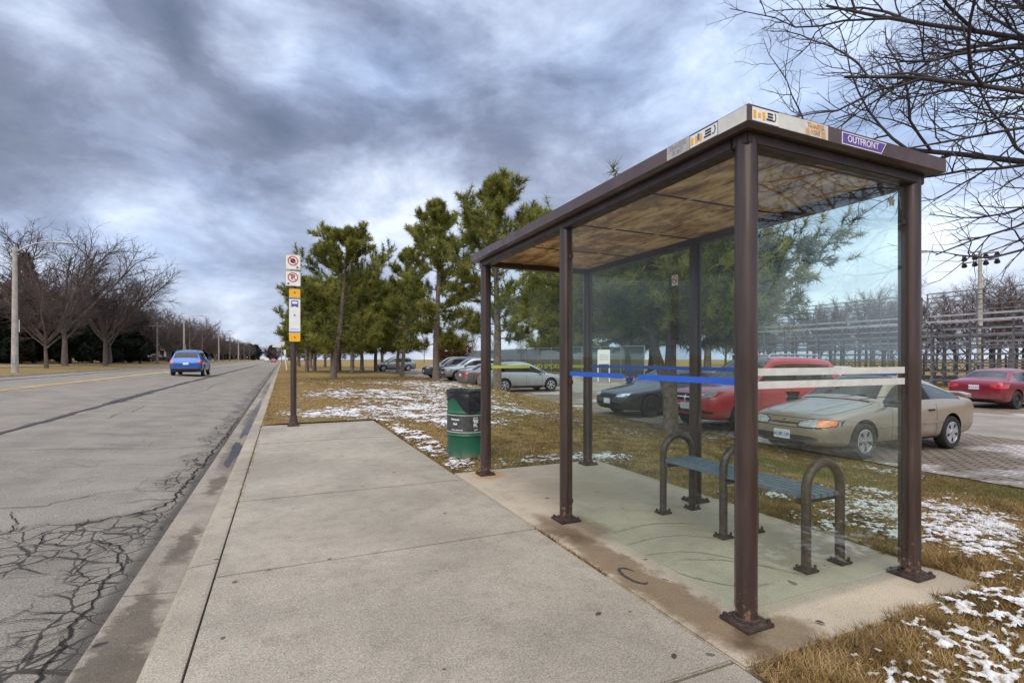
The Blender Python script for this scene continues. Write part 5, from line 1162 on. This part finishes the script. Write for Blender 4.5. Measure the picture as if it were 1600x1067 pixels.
# dark spruces on the left bank
SPR = None
for k, (x, y, H) in enumerate([(-32.3, 91.3, 14.5), (-30, 77, 7.5), (-27, 79, 8.5), (-24.5, 82, 8), (-31, 88, 8.5), (-25, 92, 9), (-22.5, 97, 8.5), (-34, 98, 9), (-24, 108, 9), (-26, 118, 9), (-39, 86, 9), (-44, 92, 10), (-28, 132, 9), (-30, 150, 9), (-28, 72, 7), (-27, 170, 8), (-29, 190, 8), (-26, 212, 8), (-28, 236, 9), (-27, 262, 9), (-26, 292, 9), (-25, 325, 9), (-24, 365, 10), (-21, 410, 11), (-8, 500, 13), (8, 495, 12), (22, 505, 13), (-20, 470, 12)]):
    if k == 0: o = pine('spruce_tree', '', (x, y, gz1(x, y)), H, 40, .1, .27, (0, 0), 8, 14, .55, .05, .2, M_needle2, taper=2, tuftk=1.1); SPR = o; o['label'] = 'tallest pointed spruce behind the concrete lamp post'
    else:
        if k == 1: o = pine('spruce_tree', '', (x, y, gz1(x, y)), 8, 41, .06, .42, (0, 0), 8, 14, .5, .06, .2, M_needle2, tuftk=1.1); S2 = o
        else: o = copy_tree(S2); o.location = (x, y, gz1(x, y)); o.rotation_euler = (0, 0, k * 1.3)
        s = H / 8; o.scale = (s, s, s); o['label'] = 'dark evergreen in the bank behind the bare street trees' if y < 160 else 'dark distant evergreen towards the far end of the road'; o['group'] = 'dark evergreens on the left bank' if y < 160 else 'evergreens towards the end of the road'

# the big bare tree whose limbs reach in from the right
g = Grow(77)
cfgR = dict(n=[6, 9, 7, 6, 4], k=[0, 11, 9, 6, 0], jit=[.03, .1, .15, .19, .18], up=[.02, .012, .02, .03, .04], t0=[.3, .12, .1, .08, 0], ang=[60, 38, 42, 44, 0], len=[.6, .5, .46, .5, 0], rad=[.2, .06, .021, .0105, .006], tip=.3)
g.branch((0, 0, -.2), (.05, 0, 1), 8.5, .23, 0, cfgR)
for (z, az, el, L, r_) in [(2.9, 152, 14, 4.2, .05), (3.2, 138, 14, 5.0, .07), (3.6, 158, 12, 4.8, .065), (3.9, 128, 20, 5.0, .07), (4.3, 148, 16, 5.2, .07), (4.7, 136, 22, 5.0, .065), (5.1, 155, 24, 4.8, .06), (5.5, 142, 32, 4.6, .06),
                           (3.0, 225, 12, 4.8, .065), (3.8, 205, 16, 4.8, .065), (4.4, 240, 18, 4.8, .06), (5.0, 215, 26, 4.6, .06), (3.4, 265, 15, 4.5, .06), (4.0, 300, 20, 4.5, .06), (4.8, 350, 25, 4.4, .06), (3.6, 20, 18, 4.4, .06), (5.2, 60, 28, 4.4, .06), (6, 180, 40, 4, .05), (6.6, 90, 45, 3.6, .05), (6.8, 270, 48, 3.6, .05), (4.5, 95, 22, 4.6, .06)]:
    a, e = R(az), R(el); g.branch((.05, 0, z), (math.cos(a) * math.cos(e), math.sin(a) * math.cos(e), math.sin(e)), L * .97, r_ * .75, 1, cfgR)
tree_obj('bare_tree', g.seg, 0, (M_bark, M_twig2), 'big bare tree whose limbs hang into the frame above the shelter from the right', (8.75, .7, gz1(8.75, .7)), nb=4, nt=12)

# tree belt behind the bleachers
labs = 'tall bare tree in the belt behind the bleachers'
BT = []
UPR = dict(n=[8, 6, 5, 4], k=[20, 11, 9, 0], jit=[.03, .1, .14, .15], up=[.02, .09, .05, .03], t0=[.25, .2, .1, 0], ang=[38, 36, 40, 0], len=[.42, .45, .5, 0], rad=[.22, .075, .03, .017], tip=.3)
for k in range(3):
    g = Grow(60 + k); g.branch((0, 0, -.2), (0, 0, 1), 12.5, .2, 0, UPR); BT.append(g.seg)
rr = random.Random(9)
rows = []
for i in range(64):
    tt = i / 63; x = 88 + rr.uniform(-7, 9); y = 14 + tt * 72 + rr.uniform(-1.5, 1.5)
    if i < 3: o = tree_obj('bare_tree', BT[i], 0, (M_bark, M_twig3), labs, (x, y, -.6), 'tree belt behind the bleachers'); rows.append(o)
    else: o = copy_tree(rows[i % 3]); o.location = (x, y, -.6)
    s = rr.uniform(.66, .9); o.scale = (s * 1.5, s * 1.5, s); o.rotation_euler = (0, 0, rr.uniform(0, 6))
for i in range(8):                                     # bare trees far behind the lot
    x = 22 + i * 8 + rr.uniform(-3, 3); y = 125 + rr.uniform(-12, 25); o = copy_tree(rows[i % 3]); o.location = (x, y, gz1(x, y)); s = rr.uniform(.5, .8); o.scale = (s, s, s); o['label'] = 'bare tree far beyond the end of the parking lot'; o['group'] = 'bare trees beyond the parking lot'

# ---------------------------------------------------------------- fence, bleachers, poles, houses
zf0 = LZ(27, 60)
fn = thing('tennis_fence', 'tall chain fence with dark windscreen along the tennis court', 'fence', (27.2, 34, 0))
H0 = 2.75
for k in range(21):
    y = k * 3.2; z = LZ(27, 34 + y); MB().tube([(0, y, z - .3), (0, y, z + H0 + .05)], .04, 8).build('fence_post', M_steel, fn)
for hz in (.1, H0): MB().tube([(0, y, LZ(27, 34 + y) + hz) for y in np.linspace(0, 64, 12)], .028, 6).build('rail', M_steel, fn)
sc_ = MB(); ysn = np.linspace(0, 64, 21); sc_.add([(.05, y, LZ(27, 34 + y) + .12) for y in ysn] + [(.05, y, LZ(27, 34 + y) + H0 - .05) for y in ysn] + [(.06, y, LZ(27, 34 + y) + .12) for y in ysn] + [(.06, y, LZ(27, 34 + y) + H0 - .05) for y in ysn], [(k, k + 1, 22 + k, 21 + k) for k in range(20)] + [(42 + k, 63 + k, 64 + k, 43 + k) for k in range(20)])
sc_.build('windscreen', M_screen, fn, False, False)

def bleacher(y0, y1, label, xb=39.):
    zb = -.6; b = thing('bleacher', label, 'bleacher', (xb, y0, zb), 0, 'bleachers along the football field'); L = y1 - y0; rows_ = 11
    for i in range(rows_):
        x = .72 * i; z = 3.75 - .33 * i
        m = MB().box(x, 0, z, x + .26, L, z + .085); m.box(x - .36, 0, z - .33 + .02, x - .1, L, z - .33 + .09); m.build('seat_row', M_plank, b)
    fr = MB(); ys = np.linspace(.1, L - .1, int(L / 1.85) + 1)
    for y in ys:
        for i in range(0, rows_, 2):
            x = .72 * i + .1; z = 3.7 - .33 * i; fr.box(x - .045, y - .045, 0, x + .045, y + .045, z)
            for hz in (.5, 1.3, 2.1, 2.9):
                if hz < z - .2 and i + 2 < rows_: fr.box(x, y - .02, hz, x + 1.44, y + .02, hz + .05)
        fr.tube([(.1, y, 3.7), (.1 + .72 * 10, y, .4)], .035, 4)
    for i in range(0, rows_, 2):
        x = .72 * i + .1; z = 3.7 - .33 * i
        for hz in (.4, .85, 1.3, 1.75, 2.2, 2.65, 3.1):
            if hz < z - .2: fr.box(x - .03, .1, hz, x + .03, L - .1, hz + .075)
        for a, c_ in zip(ys[:-1:2], ys[1::2]): fr.tube([(x, a, .1), (x, c_, min(z - .1, 1.9))], .025, 4); fr.tube([(x, c_, .1), (x, a, min(z - .1, 1.9))], .02, 4)
    fr.build('scaffold', M_scaf, b)
    rl = MB()
    for y in np.linspace(.05, L - .05, int(L / 2.4) + 1): rl.box(-.28, y - .03, 2.2, -.22, y + .03, 4.95)
    for z in (3.95, 4.2, 4.45, 4.7, 4.93): rl.box(-.27, 0, z, -.23, L, z + .05)
    for i in range(0, rows_, 3): rl.box(.72 * i, -.03, 3.4 - .33 * i, .72 * i + .05, .03, 4.85 - .33 * i)
    rl.tube([(-.25, 0, 4.9), (7.1, 0, 1.5)], .025, 6); rl.build('guard_rail', M_scaf, b); b.scale = (1, 1, 1.24); return b
bleacher(-4, 8.6, 'grey bleacher section at the right edge behind the maroon sedan'); bleacher(9.0, 19.6, 'grey bleacher section behind the right shelter post'); bleacher(20.0, 34.5, 'long grey bleacher section seen through the shelter glass')

mp = thing('floodlight_mast', 'tall mast with two rows of floodlights behind the bleachers', 'floodlight', (67, 29.0, -.8))
MB().tube([(0, 0, 0), (0, 0, 13.4)], [.3, .14], 12).build('mast', M_cpole, mp, True)
for z in (12.4, 13.1):
    MB().box(-.05, -1.55, z - .05, .05, 1.55, z + .05).build('crossarm', M_scaf, mp)
    for k in range(4):
        y = -1.4 + k * .93; d = Vector((.6, .2, -.5)); m = MB().tube([(0, y, z - .1), (.0, y, z), Vector((0, y, z)) - d * .0 + d * .45, Vector((0, y, z)) + d * .6], [.05, .1, .24, .26], 10); m.build('floodlight', M_black, mp, True)

def lamp(loc, label, H=8.1, arm=2.5, grp=None):
    r_ = thing('street_lamp', label, 'street lamp', loc, 0, grp)
    MB().tube([(0, 0, -.2), (0, 0, H)], [.19, .115], 12).build('pole', M_cpole, r_, True)
    MB().tube([(0, 0, H - .35), (.5, 0, H), (1.0, 0, H + .3), (1.7, 0, H + .48), (arm, 0, H + .5)], [.05, .05, .045, .04, .035], 8).build('arm', M_steel, r_, True)
    MB().lathe([(0, -.42), (.09, -.4), (.13, -.2), (.13, .15), (.09, .38), (0, .42)], 12, (0, 0, 0), 'y').build('lamp_head', M_steel, r_, True)
    h = [c_ for c_ in kids(r_) if c_.name.startswith('lamp_head')][0]; h.location = (arm + .2, 0, H + .48); h.rotation_euler = (0, 0, R(90)); h.scale = (1, 1, .55)
    MB().box(-.1, -.205, .55, .1, -.17, 1.0).build('hand_hole_cover', M_steel, r_); MB().box(.2, -.02, 2.6, .23, .02, 3.4).build('side_sign', M_white, r_); return r_
L0 = lamp((-15.75, 43.3, gz1(-15.75, 43.3)), 'concrete street lamp with a curved arm at the left edge')
for k, y in enumerate([106, 160, 230]):
    o = copy_tree(L0); o.location = (-15.8, y, gz1(-15.8, y)); o['label'] = 'small distant street lamp on the far verge' if k else 'first distant street lamp past the blue car'
    if k: o['group'] = 'distant street lamps'
def wpole(x, y, H, label, grp=None):
    r_ = thing('utility_pole', label, 'utility pole', (x, y, gz1(x, y)), 0, grp); MB().tube([(0, 0, -.3), (0, 0, H)], [.16, .1], 8).build('pole', M_wood_pole, r_, True); MB().box(-1.1, -.06, H - .7, 1.1, .06, H - .58).build('crossarm', M_wood_pole, r_); return r_
U0 = wpole(-17.5, 94, 6.5, 'short wooden pole left of the blue car')
for k, y in enumerate([122, 140, 175, 210, 245, 285, 330]):
    o = copy_tree(U0); o.location = (-17.2, y, gz1(-17.2, y)); o.scale = (1, 1, 1.4); o['label'] = 'far wooden utility pole in the line left of the road'; o['group'] = 'utility poles left of the road'
rs = thing('road_sign', 'small white street sign on a pale post past the bus stop', 'sign', (-.1, 79, 0), 0)
MB().tube([(0, 0, -.2), (0, 0, 3.3)], .055, 8).build('post', M_steel, rs); MB().box(-1.15, -.02, 2.95, -.05, .02, 3.25).build('name_blade', M_white, rs); MB().box(-.3, -.05, 3.28, .42, -.02, 3.75).build('name_blade', M_white, rs)
rs = thing('road_sign', 'leaning white marker post at the verge past the bus stop', 'sign', (.5, 66, 0), 0)
MB().tube([(0, 0, -.1), (-.25, 0, 2.1)], .06, 8).build('post', M_white, rs); MB().box(-.36, -.03, 1.9, -.1, .03, 2.4).build('panel', M_white, rs)
ls = thing('reflection_panel', 'white panel on two posts behind the dark sedan, standing in for a glass reflection', 'sign', (21.5, 31.5, LZ(21.5, 31.5)), R(-20))  # solid panel added in place of a sign-like reflection in the shelter glass
for x in (-.42, .42): MB().box(x - .04, -.04, -.1, x + .04, .04, 2.2).build('post', M_white, ls)
MB().box(-.45, -.06, 1.3, .45, -.041, 2.35).build('panel', M_white, ls)
for z in (1.62, 1.78, 1.94): MB().box(-.33, -.0665, z, .33, -.0595, z + .05).build('reflection_line', M_grey, ls)

def house(x, y, rz, w_, d_, h_, rh, wall, label, garage=False):
    t = thing('house', label, 'house', (x, y, gz1(x, y)), rz); wl = MB().box(-w_ / 2, -d_ / 2, -.5, w_ / 2, d_ / 2, h_); wl.build('wall', wall, t)
    rf_ = MB().add([(-w_ / 2 - .4, -d_ / 2 - .4, h_), (w_ / 2 + .4, -d_ / 2 - .4, h_), (w_ / 2 + .4, d_ / 2 + .4, h_), (-w_ / 2 - .4, d_ / 2 + .4, h_), (-w_ / 2 + 1, 0, h_ + rh), (w_ / 2 - 1, 0, h_ + rh)], [(0, 1, 5, 4), (2, 3, 4, 5), (1, 2, 5), (3, 0, 4), (0, 3, 2, 1)]); rf2 = rf_.build('roof', M_roof, t)
    MB().box(w_ * .2, -.4, h_ + rh * .5, w_ * .2 + .7, .3, h_ + rh + .8).build('chimney', wall, rf2)
    for k in range(3):
        x0 = -w_ / 2 + w_ * (.15 + .3 * k); f_ = MB().box(x0 - .1, -d_ / 2 - .06, 1.1, x0 + 1.5, -d_ / 2 + .02, 2.5).build('window', M_winframe, t); MB().box(x0, -d_ / 2 - .075, 1.2, x0 + 1.4, -d_ / 2 - .055, 2.4).build('pane', M_dark, f_)
        if k < 2: MB().box(w_ / 2 - .02, -d_ / 2 + d_ * (.2 + .4 * k), 1.1, w_ / 2 + .06, -d_ / 2 + d_ * (.2 + .4 * k) + 1.4, 2.4).build('window', M_winframe, t)
    MB().box(w_ * .36, -d_ / 2 - .07, 0, w_ * .36 + 1., -d_ / 2 + .02, 2.1).build('door', M_winframe, t); return t
house(-49, 104, R(35), 13, 9, 3.2, 2.4, M_brick, 'red brick bungalow behind the left bank trees'); house(-38, 128, R(30), 12, 9, 3., 2.3, M_siding, 'cream bungalow glimpsed between the dark evergreens')
house(-31, 140, R(60), 11, 9, 3.4, 2.2, M_orangew, 'orange brick house with a pale roof behind the blue car'); house(-32, 185, R(70), 12, 9, 3.6, 2.4, M_siding, 'pale house far along the left side of the road'); house(-33, 240, R(70), 12, 9, 3.6, 2.4, M_brick, 'small far brick house at the left of the road')
